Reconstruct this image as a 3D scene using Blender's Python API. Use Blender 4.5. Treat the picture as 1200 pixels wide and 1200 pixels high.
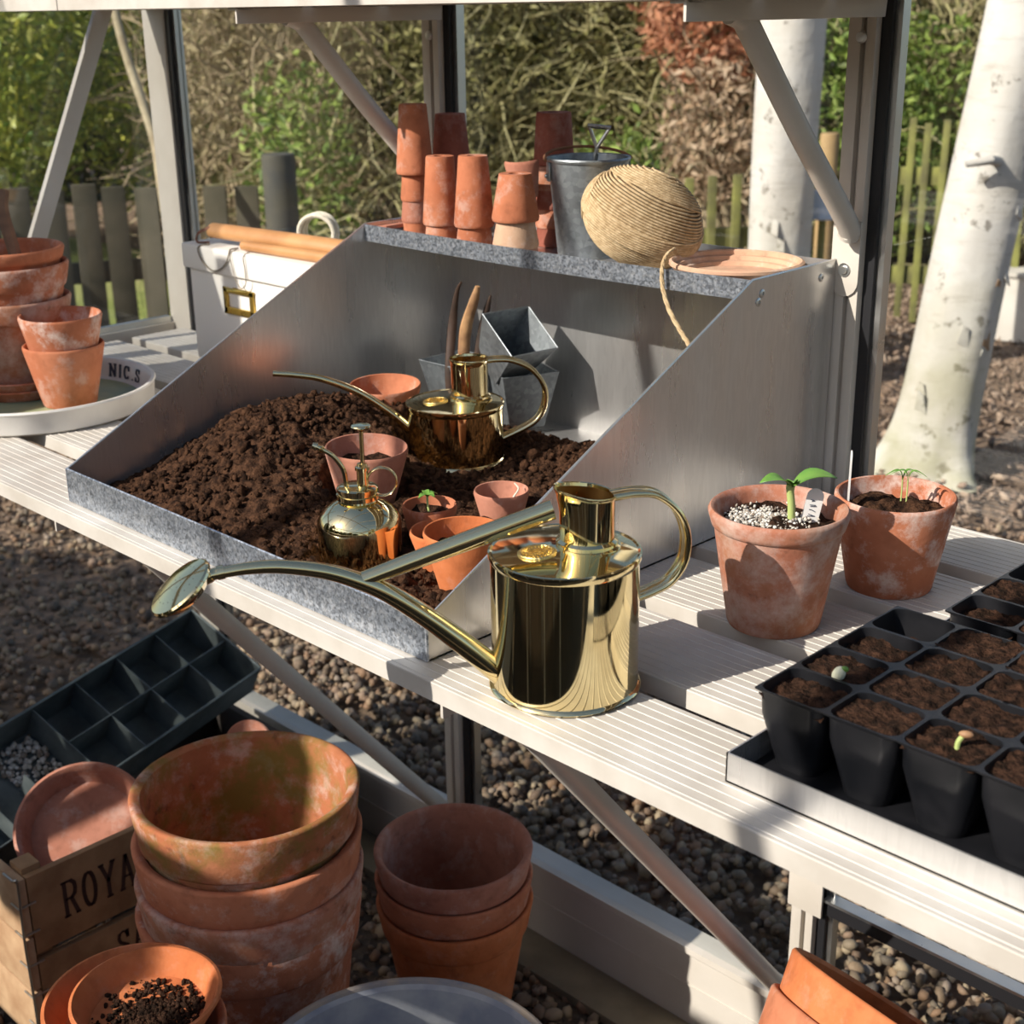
import bpy, bmesh, math, random
import numpy as np
from mathutils import Vector, Matrix, Euler

random.seed(7)
RNG = np.random.default_rng(7)
PI = math.pi
for _o in list(bpy.data.objects):
    bpy.data.objects.remove(_o, do_unlink=True)
SC = bpy.context.scene
COL = SC.collection

# ------------------------------------------------------------------ camera
# world: x along the staging bench, y towards the glazed back wall, z up, metres
CAM = Vector((0.0, 0.0, 1.384))
_p, _y, _r = math.radians(19.8626), math.radians(-44.9605), math.radians(-0.7952)
_fw = Vector((math.sin(_y) * math.cos(_p), math.cos(_y) * math.cos(_p), -math.sin(_p)))
_rt = _fw.cross(Vector((0, 0, 1))).normalized()
_up = _rt.cross(_fw)
_rt2 = _rt * math.cos(_r) + _up * math.sin(_r)
_up2 = _up * math.cos(_r) - _rt * math.sin(_r)
cam_d = bpy.data.cameras.new('camera')
cam_d.sensor_width = 36.0
cam_d.lens = 36.0 * 1633.5 / 1200.0
cam_d.clip_start = 0.02
cam_d.clip_end = 200
cam_d.dof.use_dof = True
cam_d.dof.focus_distance = 1.3
cam_d.dof.aperture_fstop = 11.0
cam = bpy.data.objects.new('camera', cam_d)
COL.objects.link(cam)
cam.matrix_world = Matrix(((_rt2.x, _up2.x, -_fw.x, CAM.x), (_rt2.y, _up2.y, -_fw.y, CAM.y),
                           (_rt2.z, _up2.z, -_fw.z, CAM.z), (0, 0, 0, 1)))
SC.camera = cam

# ------------------------------------------------------------------ light
SUN_AZ, SUN_EL = math.radians(16.0), math.radians(34.0)
SUN_DIR = Vector((math.sin(SUN_AZ) * math.cos(SUN_EL), math.cos(SUN_AZ) * math.cos(SUN_EL), -math.sin(SUN_EL)))
sun_d = bpy.data.lights.new('sun', 'SUN')
sun_d.energy = 5.0
sun_d.angle = math.radians(0.45)
sun_d.color = (1.0, 0.935, 0.84)
sun = bpy.data.objects.new('sun', sun_d)
COL.objects.link(sun)
sun.rotation_euler = SUN_DIR.to_track_quat('-Z', 'Y').to_euler()
sun.location = (-3, -8, 6)

world = bpy.data.worlds.new('sky')
SC.world = world
world.use_nodes = True
wn = world.node_tree
wn.nodes.clear()
w_out = wn.nodes.new('ShaderNodeOutputWorld')
w_bg = wn.nodes.new('ShaderNodeBackground')
w_sky = wn.nodes.new('ShaderNodeTexSky')
w_sky.sky_type = 'NISHITA'
w_sky.sun_disc = False
w_sky.sun_elevation = SUN_EL
w_sky.sun_rotation = PI + SUN_AZ
w_sky.air_density = 1.0
w_sky.dust_density = 1.6
w_sky.ozone_density = 1.0
w_bg.inputs['Strength'].default_value = 0.108
wn.links.new(w_sky.outputs[0], w_bg.inputs[0])
wn.links.new(w_bg.outputs[0], w_out.inputs[0])

SC.view_settings.view_transform = 'Standard'
SC.view_settings.look = 'None'
SC.view_settings.gamma = 1.0
SC.view_settings.use_curve_mapping = False
SC.view_settings.exposure = 0.36

# ------------------------------------------------------------------ mesh helpers
def smooth_path(pts, n=6):
    P = [np.array(p, float) for p in pts]
    P = [2 * P[0] - P[1]] + P + [2 * P[-1] - P[-2]]
    out = []
    for i in range(1, len(P) - 2):
        a, b, c, d = P[i - 1:i + 3]
        for k in range(n):
            t = k / n
            out.append(0.5 * ((2 * b) + (-a + c) * t + (2 * a - 5 * b + 4 * c - d) * t * t + (-a + 3 * b - 3 * c + d) * t ** 3))
    out.append(P[-2])
    return out


class MB:
    """collects shapes that become ONE mesh object"""
    def __init__(s):
        s.v, s.f, s.n = [], [], 0

    def add(s, verts, faces, M=None):
        V = np.asarray(verts, float).reshape(-1, 3)
        if M is not None:
            A = np.array(M)
            V = V @ A[:3, :3].T + A[:3, 3]
        s.v.append(V)
        o = s.n
        s.f.extend([tuple(int(i) + o for i in f) for f in faces])
        s.n += len(V)
        return s

    def box(s, a, b, M=None):
        x0, y0, z0 = [min(p, q) for p, q in zip(a, b)]
        x1, y1, z1 = [max(p, q) for p, q in zip(a, b)]
        return s.add([(x0, y0, z0), (x1, y0, z0), (x1, y1, z0), (x0, y1, z0), (x0, y0, z1), (x1, y0, z1), (x1, y1, z1), (x0, y1, z1)],
                     [(0, 3, 2, 1), (4, 5, 6, 7), (0, 1, 5, 4), (1, 2, 6, 5), (2, 3, 7, 6), (3, 0, 4, 7)], M)

    def lathe(s, prof, seg=48, M=None, a0=0.0, a1=2 * PI, wob=0.0):
        full = abs(a1 - a0 - 2 * PI) < 1e-6
        n = seg if full else seg + 1
        V, F = [], []
        for (r, z) in prof:
            for k in range(n):
                a = a0 + (a1 - a0) * k / seg
                rr = r * (1 + wob * math.sin(3 * a + z * 20))
                V.append((rr * math.cos(a), rr * math.sin(a), z))
        m = len(prof)
        for i in range(m - 1):
            for k in range(seg):
                k2 = (k + 1) % n
                F.append((i * n + k, i * n + k2, (i + 1) * n + k2, (i + 1) * n + k))
        return s.add(V, F, M)

    def tube(s, pts, r, seg=10, b=None, fix=None, caps=True, M=None):
        """sweep; r: radius or list; b: second radius of an elliptic section; fix: fixed direction of the first radius"""
        P = [Vector(p) for p in pts]
        n = len(P)
        R = r if hasattr(r, '__len__') else [r] * n
        B = R if b is None else (b if hasattr(b, '__len__') else [b] * n)
        T = []
        for i in range(n):
            t = P[min(i + 1, n - 1)] - P[max(i - 1, 0)]
            T.append(t.normalized())
        if fix is not None:
            u = Vector(fix)
        else:
            u = T[0].orthogonal().normalized()
        V, F = [], []
        for i in range(n):
            u = (u - T[i] * u.dot(T[i])).normalized()
            w = T[i].cross(u)
            for k in range(seg):
                a = 2 * PI * k / seg
                V.append(P[i] + u * (R[i] * math.cos(a)) + w * (B[i] * math.sin(a)))
            if fix is not None:
                u = Vector(fix)
        for i in range(n - 1):
            for k in range(seg):
                k2 = (k + 1) % seg
                F.append((i * seg + k, i * seg + k2, (i + 1) * seg + k2, (i + 1) * seg + k))
        if caps:
            F.append(tuple(range(seg))[::-1])
            F.append(tuple((n - 1) * seg + k for k in range(seg)))
        return s.add([tuple(v) for v in V], F, M)

    def extrude_x(s, prof, x0, x1, M=None):
        """prof: closed outline in (y, z)"""
        n = len(prof)
        V = [(x0, y, z) for y, z in prof] + [(x1, y, z) for y, z in prof]
        F = [(i, (i + 1) % n, n + (i + 1) % n, n + i) for i in range(n)]
        F += [tuple(range(n))[::-1], tuple(range(n, 2 * n))]
        return s.add(V, F, M)

    def prism(s, outline, d, M=None):
        """outline in the local xy plane, thickness d along +z"""
        n = len(outline)
        V = [(x, y, 0) for x, y in outline] + [(x, y, d) for x, y in outline]
        F = [(i, (i + 1) % n, n + (i + 1) % n, n + i) for i in range(n)]
        F += [tuple(range(n))[::-1], tuple(range(n, 2 * n))]
        return s.add(V, F, M)

    def sphere(s, c, r, sc=(1, 1, 1), seg=16, rings=10, M=None):
        prof = [(max(1e-5, math.sin(PI * i / rings)) * r, -math.cos(PI * i / rings) * r) for i in range(rings + 1)]
        L = Matrix.Translation(c) @ Matrix.Diagonal((*sc, 1))
        if M is not None:
            L = M @ L
        return s.lathe(prof, seg, L)

    def build(s, name, m, parent=None, bevel=0.0, angle=38, loc=None, solid=0.0):
        me = bpy.data.meshes.new(name)
        V = np.vstack(s.v)
        me.from_pydata(V.tolist(), [], s.f)
        bm = bmesh.new()
        bm.from_mesh(me)
        bmesh.ops.remove_doubles(bm, verts=bm.verts, dist=1e-6)
        bmesh.ops.recalc_face_normals(bm, faces=bm.faces)
        if bevel > 0:
            ed = [e for e in bm.edges if len(e.link_faces) == 2 and e.calc_face_angle(0) > 0.6]
            bmesh.ops.bevel(bm, geom=ed, offset=bevel, segments=2, affect='EDGES', profile=0.6, clamp_overlap=True)
        bm.to_mesh(me)
        bm.free()
        me.polygons.foreach_set('use_smooth', [True] * len(me.polygons))
        me.set_sharp_from_angle(angle=math.radians(angle))
        if m is not None:
            me.materials.append(m)
        o = bpy.data.objects.new(name, me)
        COL.objects.link(o)
        if parent is not None:
            o.parent = parent
        if loc is not None:
            o.location = loc
        return o


def mesh_np(name, V, F, m, parent=None, smooth=True):
    """big triangle / quad soups from numpy arrays"""
    V = np.asarray(V, np.float32)
    F = np.asarray(F, np.int32)
    k = F.shape[1]
    me = bpy.data.meshes.new(name)
    me.vertices.add(len(V))
    me.vertices.foreach_set('co', V.ravel())
    me.loops.add(F.size)
    me.loops.foreach_set('vertex_index', F.ravel())
    me.polygons.add(len(F))
    me.polygons.foreach_set('loop_start', np.arange(0, F.size, k, dtype=np.int32))
    me.polygons.foreach_set('loop_total', np.full(len(F), k, np.int32))
    me.polygons.foreach_set('use_smooth', np.full(len(F), smooth))
    me.update(calc_edges=True)
    me.validate()
    if m is not None:
        me.materials.append(m)
    o = bpy.data.objects.new(name, me)
    COL.objects.link(o)
    if parent is not None:
        o.parent = parent
    return o


def tag(o, label, cat, group=None, kind=None):
    if label:
        o['label'] = label
    if cat:
        o['category'] = cat
    if group:
        o['group'] = group
    if kind:
        o['kind'] = kind
    return o


def thing(name, label, cat, loc=(0, 0, 0), rot=(0, 0, 0), group=None):
    o = bpy.data.objects.new(name, None)
    o.empty_display_size = 0.05
    COL.objects.link(o)
    o.location = loc
    o.rotation_euler = rot
    return tag(o, label, cat, group)


def struct(o):
    o['kind'] = 'structure'
    return o


def stuff(o):
    o['kind'] = 'stuff'
    return o


def dup_tree(o, parent=None):
    c = o.copy()
    COL.objects.link(c)
    if parent is not None:
        c.parent = parent
    for ch in list(o.children):
        dup_tree(ch, c)
    return c


def place(o, loc, rot=(0, 0, 0)):
    o.location = loc
    o.rotation_euler = rot
    return o


def frame_from(z, x=None):
    """rotation matrix with local z along z"""
    z = Vector(z).normalized()
    x = Vector(x) if x is not None else z.orthogonal()
    x = (x - z * x.dot(z)).normalized()
    y = z.cross(x)
    return Matrix(((x.x, y.x, z.x, 0), (x.y, y.y, z.y, 0), (x.z, y.z, z.z, 0), (0, 0, 0, 1)))


def vnoise(x, y, seed=0):
    """smooth value noise, numpy"""
    rs = np.random.RandomState(seed).rand(256, 256)
    xi, yi = np.floor(x).astype(int), np.floor(y).astype(int)
    fx, fy = x - xi, y - yi
    fx, fy = fx * fx * (3 - 2 * fx), fy * fy * (3 - 2 * fy)
    g = lambda a, b: rs[a % 256, b % 256]
    return ((g(xi, yi) * (1 - fx) + g(xi + 1, yi) * fx) * (1 - fy) + (g(xi, yi + 1) * (1 - fx) + g(xi + 1, yi + 1) * fx) * fy) * 2 - 1


def fbm(x, y, f, octs, seed=0, gain=0.55):
    s, a = 0, 1.0
    for i in range(octs):
        s = s + a * vnoise(x * f + 17.3 * i, y * f - 9.1 * i, seed + i)
        f *= 2.03
        a *= gain
    return s

# ------------------------------------------------------------------ material helpers
def new_mat(name):
    m = bpy.data.materials.new(name)
    m.use_nodes = True
    nt = m.node_tree
    b = nt.nodes['Principled BSDF']
    return m, nt, b


def nn(nt, kind, **kw):
    n = nt.nodes.new(kind)
    for k, v in kw.items():
        if hasattr(n, k) and not k[0].isupper():
            setattr(n, k, v)
        else:
            n.inputs[k.replace('_', ' ')].default_value = v
    return n


def coords(nt, shift=True, scale=(1, 1, 1)):
    tc = nt.nodes.new('ShaderNodeTexCoord')
    mp = nt.nodes.new('ShaderNodeMapping')
    mp.inputs['Scale'].default_value = scale
    nt.links.new(tc.outputs['Object'], mp.inputs['Vector'])
    if shift:
        oi = nt.nodes.new('ShaderNodeObjectInfo')
        mu = nn(nt, 'ShaderNodeVectorMath', operation='SCALE')
        mu.inputs[0].default_value = (7.3, 5.1, 9.7)
        nt.links.new(oi.outputs['Random'], mu.inputs['Scale'])
        nt.links.new(mu.outputs[0], mp.inputs['Location'])
    return mp.outputs[0]


def noise_fac(nt, vec, scale, lo=0.4, hi=0.6, detail=4.0, rough=0.55, dist=0.0):
    n = nn(nt, 'ShaderNodeTexNoise', Scale=scale, Detail=detail, Roughness=rough, Distortion=dist)
    nt.links.new(vec, n.inputs['Vector'])
    r = nt.nodes.new('ShaderNodeMapRange')
    r.inputs['From Min'].default_value = lo
    r.inputs['From Max'].default_value = hi
    nt.links.new(n.outputs[0], r.inputs['Value'])
    return r.outputs[0]


def mixc(nt, fac, a, b, amount=None):
    m = nt.nodes.new('ShaderNodeMix')
    m.data_type = 'RGBA'
    if amount is not None:
        mm = nn(nt, 'ShaderNodeMath', operation='MULTIPLY')
        mm.inputs[1].default_value = amount
        nt.links.new(fac, mm.inputs[0])
        fac = mm.outputs[0]
    nt.links.new(fac, m.inputs[0])
    for i, c in ((6, a), (7, b)):
        if isinstance(c, tuple):
            m.inputs[i].default_value = (*c[:3], 1)
        else:
            nt.links.new(c, m.inputs[i])
    return m.outputs[2]


def bump(nt, b, height, strength=0.3, dist=0.002):
    n = nn(nt, 'ShaderNodeBump', Strength=strength, Distance=dist)
    nt.links.new(height, n.inputs['Height'])
    nt.links.new(n.outputs[0], b.inputs['Normal'])
    return n


def simple(name, c, rough=0.5, metal=0.0, var=None, vscale=20, bscale=0, bstr=0.2, bdist=0.001, lo=0.35, hi=0.65, spec=None):
    m, nt, b = new_mat(name)
    b.inputs['Base Color'].default_value = (*c, 1)
    b.inputs['Roughness'].default_value = rough
    b.inputs['Metallic'].default_value = metal
    if spec is not None:
        b.inputs['Specular IOR Level'].default_value = spec
    if var or bscale:
        v = coords(nt)
        if var:
            nt.links.new(mixc(nt, noise_fac(nt, v, vscale, lo, hi), c, var), b.inputs['Base Color'])
        if bscale:
            bump(nt, b, noise_fac(nt, v, bscale, 0.2, 0.8), bstr, bdist)
    return m


def terracotta(name, c1, c2, white=0.3, wlo=0.52, whi=0.64, dirt=0.25, moss=0.0, wcol=(0.72, 0.66, 0.6), rough=0.88):
    m, nt, b = new_mat(name)
    v = coords(nt)
    col = mixc(nt, noise_fac(nt, v, 14, 0.35, 0.68, 5), c1, c2)
    col = mixc(nt, noise_fac(nt, v, 60, 0.45, 0.75, 4), col, tuple(x * 0.62 for x in c1), 0.45)
    if dirt:
        col = mixc(nt, noise_fac(nt, v, 30, 0.58, 0.74, 6, 0.7), col, (0.07, 0.04, 0.03), dirt)
    if white:
        col = mixc(nt, noise_fac(nt, v, 24, wlo, whi, 9, 0.72), col, wcol, white)
    if moss:
        col = mixc(nt, noise_fac(nt, v, 13, 0.44, 0.60, 7, 0.66), col, (0.17, 0.14, 0.025), moss)
    nt.links.new(col, b.inputs['Base Color'])
    b.inputs['Roughness'].default_value = rough
    b.inputs['Specular IOR Level'].default_value = 0.25
    bump(nt, b, noise_fac(nt, v, 180, 0.2, 0.8, 5), 0.25, 0.0012)
    return m


def metal_mat(name, c, rough, rvar=0.1, spangle=0.0, sscale=90, brushed=None, dirt=0.0, dcol=(0.25, 0.24, 0.23), dscale=9, metal=1.0, grain=0.0):
    m, nt, b = new_mat(name)
    v = coords(nt, True, brushed or (1, 1, 1))
    b.inputs['Metallic'].default_value = metal
    if grain:
        bump(nt, b, noise_fac(nt, v, 420, 0.2, 0.8, 4), grain, 0.0006)
    col = None
    if spangle:
        vo = nn(nt, 'ShaderNodeTexVoronoi', Scale=sscale)
        nt.links.new(v, vo.inputs['Vector'])
        sep = nt.nodes.new('ShaderNodeSeparateColor')
        nt.links.new(vo.outputs['Color'], sep.inputs[0])
        col = mixc(nt, sep.outputs[0], tuple(x * (1 - spangle) for x in c), tuple(min(1, x * (1 + spangle * 0.5)) for x in c))
    if dirt:
        col = mixc(nt, noise_fac(nt, v, dscale, 0.48, 0.7, 6, 0.65), col if col is not None else c, dcol, dirt)
    if col is None:
        b.inputs['Base Color'].default_value = (*c, 1)
    else:
        nt.links.new(col, b.inputs['Base Color'])
    r = nt.nodes.new('ShaderNodeMapRange')
    r.inputs['To Min'].default_value = max(0.02, rough - rvar)
    r.inputs['To Max'].default_value = rough + rvar
    nt.links.new(noise_fac(nt, v, 26, 0.3, 0.7, 5), r.inputs['Value'])
    nt.links.new(r.outputs[0], b.inputs['Roughness'])
    return m


def island_mat(name, cols, rough=0.7, trans=0.0):
    """colour picked per loose piece (leaf, pebble, chip)"""
    m, nt, b = new_mat(name)
    g = nt.nodes.new('ShaderNodeNewGeometry')
    cr = nt.nodes.new('ShaderNodeValToRGB')
    el = cr.color_ramp.elements
    while len(el) < len(cols):
        el.new(0.5)
    for i, c in enumerate(cols):
        el[i].position = i / (len(cols) - 1)
        el[i].color = (*c, 1)
    nt.links.new(g.outputs['Random Per Island'], cr.inputs[0])
    nt.links.new(cr.outputs[0], b.inputs['Base Color'])
    b.inputs['Roughness'].default_value = rough
    if trans:
        t = nt.nodes.new('ShaderNodeBsdfTranslucent')
        nt.links.new(cr.outputs[0], t.inputs['Color'])
        mx = nt.nodes.new('ShaderNodeMixShader')
        mx.inputs[0].default_value = trans
        out = nt.nodes['Material Output']
        nt.links.new(b.outputs[0], mx.inputs[1])
        nt.links.new(t.outputs[0], mx.inputs[2])
        nt.links.new(mx.outputs[0], out.inputs['Surface'])
    return m


def object_mat(name, cols, rough=0.8):
    """colour picked per object"""
    m, nt, b = new_mat(name)
    g = nt.nodes.new('ShaderNodeObjectInfo')
    cr = nt.nodes.new('ShaderNodeValToRGB')
    el = cr.color_ramp.elements
    while len(el) < len(cols):
        el.new(0.5)
    for i, c in enumerate(cols):
        el[i].position = i / (len(cols) - 1)
        el[i].color = (*c, 1)
    nt.links.new(g.outputs['Random'], cr.inputs[0])
    v = coords(nt)
    col = mixc(nt, noise_fac(nt, v, 70, 0.4, 0.7), cr.outputs[0], (0.12, 0.1, 0.08), 0.35)
    nt.links.new(col, b.inputs['Base Color'])
    b.inputs['Roughness'].default_value = rough
    return m

M = {}
M['paint'] = simple('cream_painted_aluminium', (0.585, 0.545, 0.485), 0.42, 0, (0.52, 0.475, 0.41), 9)
M['paint_top'] = simple('cream_slat_paint', (0.575, 0.54, 0.485), 0.5, 0, (0.47, 0.43, 0.375), 16, 160, 0.1)
M['seal'] = simple('black_rubber_seal', (0.012, 0.012, 0.014), 0.45)
M['bolt'] = metal_mat('zinc_bolt', (0.62, 0.62, 0.60), 0.35)
M['galv'] = metal_mat('galvanised_sheet', (0.67, 0.66, 0.645), 0.30, 0.06, 0.05, 300, (1, 1, 0.16), 0.06, (0.52, 0.50, 0.48), 20, 0.82)
M['galv_lip'] = metal_mat('galvanised_lip', (0.36, 0.40, 0.46), 0.33, 0.05, 0.55, 420, None, 0.6, (0.88, 0.91, 0.95), 190, 0.75)
M['galv_dark'] = metal_mat('weathered_zinc', (0.33, 0.36, 0.38), 0.46, 0.1, 0.25, 170, None, 0.5, (0.22, 0.25, 0.26), 26, 0.8)
M['zinc_blue'] = simple('dull_blue_grey_zinc', (0.17, 0.20, 0.20), 0.5, 0.5, (0.085, 0.105, 0.11), 16, 60, 0.15)
M['brass'] = metal_mat('polished_brass', (0.83, 0.70, 0.40), 0.07, 0.03, 0, 0, None, 0.22, (0.66, 0.50, 0.24), 22)
M['brass_dull'] = metal_mat('tarnished_brass_inside', (0.45, 0.27, 0.09), 0.32, 0.1, 0, 0, None, 0.5, (0.2, 0.1, 0.04), 40)
M['brass_badge'] = metal_mat('stamped_brass', (0.80, 0.62, 0.26), 0.30, 0.05, grain=0.9)
TC1, TC2 = (0.43, 0.142, 0.068), (0.53, 0.205, 0.108)
M['clay'] = terracotta('terracotta', TC1, TC2, 0.25)
M['clay_pink'] = terracotta('pink_terracotta', (0.38, 0.15, 0.095), (0.48, 0.215, 0.145), 0.2)
M['clay_white'] = terracotta('limey_terracotta', (0.38, 0.125, 0.06), (0.48, 0.185, 0.10), 0.55, 0.49, 0.64, 0.4)
M['clay_old'] = terracotta('old_weathered_terracotta', (0.36, 0.13, 0.075), (0.43, 0.18, 0.11), 0.72, 0.44, 0.66, 0.75, 0.15, (0.58, 0.45, 0.39))
M['clay_bright'] = terracotta('bright_orange_terracotta', (0.50, 0.145, 0.048), (0.58, 0.20, 0.08), 0.1, 0.55, 0.7, 0.15)
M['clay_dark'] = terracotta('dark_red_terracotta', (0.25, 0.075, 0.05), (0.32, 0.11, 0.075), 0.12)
M['clay_moss'] = terracotta('mossy_terracotta', (0.36, 0.115, 0.05), (0.44, 0.17, 0.08), 0.32, 0.50, 0.64, 0.8, 0.8)
M['clay_pale'] = terracotta('pale_buff_terracotta', (0.55, 0.36, 0.24), (0.62, 0.36, 0.24), 0.35)
M['soil'] = simple('dark_compost', (0.055, 0.027, 0.016), 1.0, 0, (0.014, 0.008, 0.005), 120, 300, 0.9, 0.003, 0.38, 0.62, spec=0.1)
M['soil_light'] = simple('brown_compost', (0.085, 0.041, 0.022), 1.0, 0, (0.020, 0.010, 0.006), 110, 300, 0.9, 0.003, 0.38, 0.62, spec=0.1)
M['perlite'] = island_mat('perlite_grains', [(0.62, 0.58, 0.50), (0.20, 0.15, 0.11), (0.72, 0.69, 0.63), (0.40, 0.36, 0.30)], 0.9)
M['black'] = simple('black_plastic', (0.006, 0.0065, 0.008), 0.30, 0, (0.013, 0.013, 0.015), 30, spec=0.38)
M['white'] = simple('white_enamel', (0.80, 0.77, 0.71), 0.35, 0, (0.70, 0.67, 0.62), 14)
M['white_box'] = simple('white_painted_tin', (0.74, 0.71, 0.66), 0.5)
M['ink'] = simple('dark_blue_lettering', (0.03, 0.04, 0.07), 0.6)
M['ink_brown'] = simple('branded_dark_brown_lettering', (0.05, 0.018, 0.01), 0.9)
M['green_print'] = simple('faded_green_print', (0.10, 0.20, 0.17), 0.5, 0, (0.35, 0.38, 0.2), 10)
M['ochre'] = metal_mat('brass_label_frame', (0.62, 0.42, 0.10), 0.3)
M['string'] = simple('grey_string', (0.22, 0.19, 0.15), 0.95)
M['rope'] = simple('pale_rope', (0.75, 0.70, 0.58), 0.95, 0, (0.55, 0.5, 0.4), 120)
M['bamboo'] = simple('tan_wooden_handle', (0.52, 0.27, 0.11), 0.5, 0, (0.40, 0.19, 0.07), 16)
M['leather'] = simple('brown_leather_thong', (0.22, 0.09, 0.05), 0.7)
M['pod'] = simple('dark_dried_pod', (0.06, 0.032, 0.02), 0.6, 0, (0.03, 0.018, 0.012), 40, 90, 0.5)
M['pod_tan'] = simple('tan_dried_pod', (0.45, 0.26, 0.12), 0.65, 0, (0.2, 0.1, 0.05), 35, 90, 0.5)
M['stick'] = simple('dry_stick', (0.24, 0.14, 0.08), 0.85, 0, (0.12, 0.07, 0.045), 30, 80, 0.5)
M['twine'] = simple('jute_twine', (0.62, 0.47, 0.28), 0.95, 0, (0.42, 0.29, 0.15), 160, 520, 0.8, 0.001)
M['twine_core'] = simple('twine_gap_shade', (0.10, 0.065, 0.035), 1.0)  # core darkened so the gaps between turns look shadowed
M['leaf_new'] = simple('fresh_seedling_leaf', (0.16, 0.32, 0.05), 0.45, 0, (0.10, 0.24, 0.04), 60)
M['stem'] = simple('pale_green_stem', (0.40, 0.48, 0.16), 0.6)
M['bean'] = simple('pale_bean_seed', (0.74, 0.72, 0.60), 0.5, 0, (0.62, 0.62, 0.42), 60)
M['tag'] = simple('white_plastic_label', (0.72, 0.71, 0.68), 0.4)
M['wood'] = simple('old_pine_board', (0.36, 0.20, 0.09), 0.75, 0, (0.24, 0.12, 0.05), 20, 70, 0.4)
M['wood_lit'] = simple('sunlit_pine_end', (0.50, 0.33, 0.19), 0.8, 0, (0.36, 0.21, 0.11), 22, 70, 0.4)  # paler pine: sunlight on the crate's front boards put into the colour
M['wire'] = metal_mat('old_binding_wire', (0.42, 0.40, 0.36), 0.4)
M['stone_tub'] = simple('whitewashed_grey_blue_zinc_tub', (0.38, 0.39, 0.40), 0.8, 0, (0.20, 0.22, 0.27), 16, 60, 0.3)
M['rust'] = simple('rusty_wire', (0.25, 0.11, 0.05), 0.8)

def glass_mat():
    m, nt, b = new_mat('window_glass')
    nt.nodes.remove(b)
    out = nt.nodes['Material Output']
    t = nt.nodes.new('ShaderNodeBsdfTransparent')
    t.inputs['Color'].default_value = (0.98, 0.99, 0.985, 1)
    g = nt.nodes.new('ShaderNodeBsdfGlossy')
    g.inputs['Roughness'].default_value = 0.02
    lw = nn(nt, 'ShaderNodeLayerWeight', Blend=0.5)
    pw = nn(nt, 'ShaderNodeMath', operation='POWER')
    pw.inputs[1].default_value = 5.0
    nt.links.new(lw.outputs['Facing'], pw.inputs[0])
    f = nn(nt, 'ShaderNodeMath', operation='MULTIPLY_ADD')
    f.inputs[1].default_value = 0.9
    f.inputs[2].default_value = 0.035
    nt.links.new(pw.outputs[0], f.inputs[0])
    mx = nt.nodes.new('ShaderNodeMixShader')
    nt.links.new(f.outputs[0], mx.inputs[0])
    nt.links.new(t.outputs[0], mx.inputs[1])
    nt.links.new(g.outputs[0], mx.inputs[2])
    nt.links.new(mx.outputs[0], out.inputs['Surface'])
    return m
M['glass'] = glass_mat()

# ================================================================== SETTING
YW = 1.335           # back glazing line
XG = -2.18           # left gable glazing line
ZB = 0.86            # top of the staging

# ---- ground outside, floor inside
def ground_grid(name, x0, x1, y0, y1, nx, ny, z, amp, m, seed):
    xs, ys = np.linspace(x0, x1, nx), np.linspace(y0, y1, ny)
    X, Y = np.meshgrid(xs, ys)
    Z = z + amp * fbm(X, Y, 1.3, 4, seed)
    V = np.stack([X, Y, Z], -1).reshape(-1, 3)
    i = np.arange(nx * ny).reshape(ny, nx)
    F = np.stack([i[:-1, :-1], i[:-1, 1:], i[1:, 1:], i[1:, :-1]], -1).reshape(-1, 4)
    return mesh_np(name, V, F, m)

def gravel_ground_mat(name, c1, c2, c3, s):
    m, nt, b = new_mat(name)
    v = coords(nt, False)
    vo = nn(nt, 'ShaderNodeTexVoronoi', Scale=s)
    nt.links.new(v, vo.inputs['Vector'])
    sep = nt.nodes.new('ShaderNodeSeparateColor')
    nt.links.new(vo.outputs['Color'], sep.inputs[0])
    col = mixc(nt, sep.outputs[0], c1, c2)
    col = mixc(nt, noise_fac(nt, v, 1.2, 0.45, 0.6, 4), col, c3, 0.6)
    nt.links.new(col, b.inputs['Base Color'])
    b.inputs['Roughness'].default_value = 0.95
    bump(nt, b, vo.outputs['Distance'], 0.8, 0.02)
    return m

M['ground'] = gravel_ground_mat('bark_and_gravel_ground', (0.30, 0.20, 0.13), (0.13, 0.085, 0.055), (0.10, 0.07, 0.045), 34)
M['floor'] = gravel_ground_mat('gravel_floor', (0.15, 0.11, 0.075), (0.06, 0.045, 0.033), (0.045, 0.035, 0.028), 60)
ground = struct(ground_grid('ground', -16, 6, 1.42, 16, 110, 90, -0.035, 0.02, M['ground'], 3))
ground_south = struct(ground_grid('ground', -9, 8, -16, -1.32, 30, 40, -0.04, 0.02, M['ground'], 5))
ground_west = struct(ground_grid('ground', -5.2, -2.26, -1.4, 1.46, 50, 20, -0.035, 0.015, M['ground'], 8))
M['lawn'] = gravel_ground_mat('rough_lawn', (0.24, 0.27, 0.06), (0.16, 0.20, 0.04), (0.34, 0.33, 0.12), 60)
lawn = ground_grid('lawn', -13, -5.2, -1.4, 4.6, 60, 50, -0.012, 0.02, M['lawn'], 8)
tag(lawn, 'sunny rough lawn beyond the board fence', 'lawn', kind='stuff')
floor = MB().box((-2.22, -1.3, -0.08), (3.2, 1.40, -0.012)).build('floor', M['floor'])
struct(floor)

PEB = [(0.30, 0.20, 0.12), (0.13, 0.09, 0.06), (0.37, 0.28, 0.18), (0.075, 0.06, 0.05), (0.24, 0.14, 0.08), (0.29, 0.23, 0.18)]
M['pebbles'] = island_mat('mixed_pebbles', PEB, 0.75)
M['pebble_one'] = object_mat('single_pebble', PEB, 0.7)
M['chips'] = island_mat('bark_chips', [(0.30, 0.21, 0.15), (0.13, 0.09, 0.065), (0.40, 0.30, 0.22), (0.20, 0.135, 0.095)], 0.95)

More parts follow.
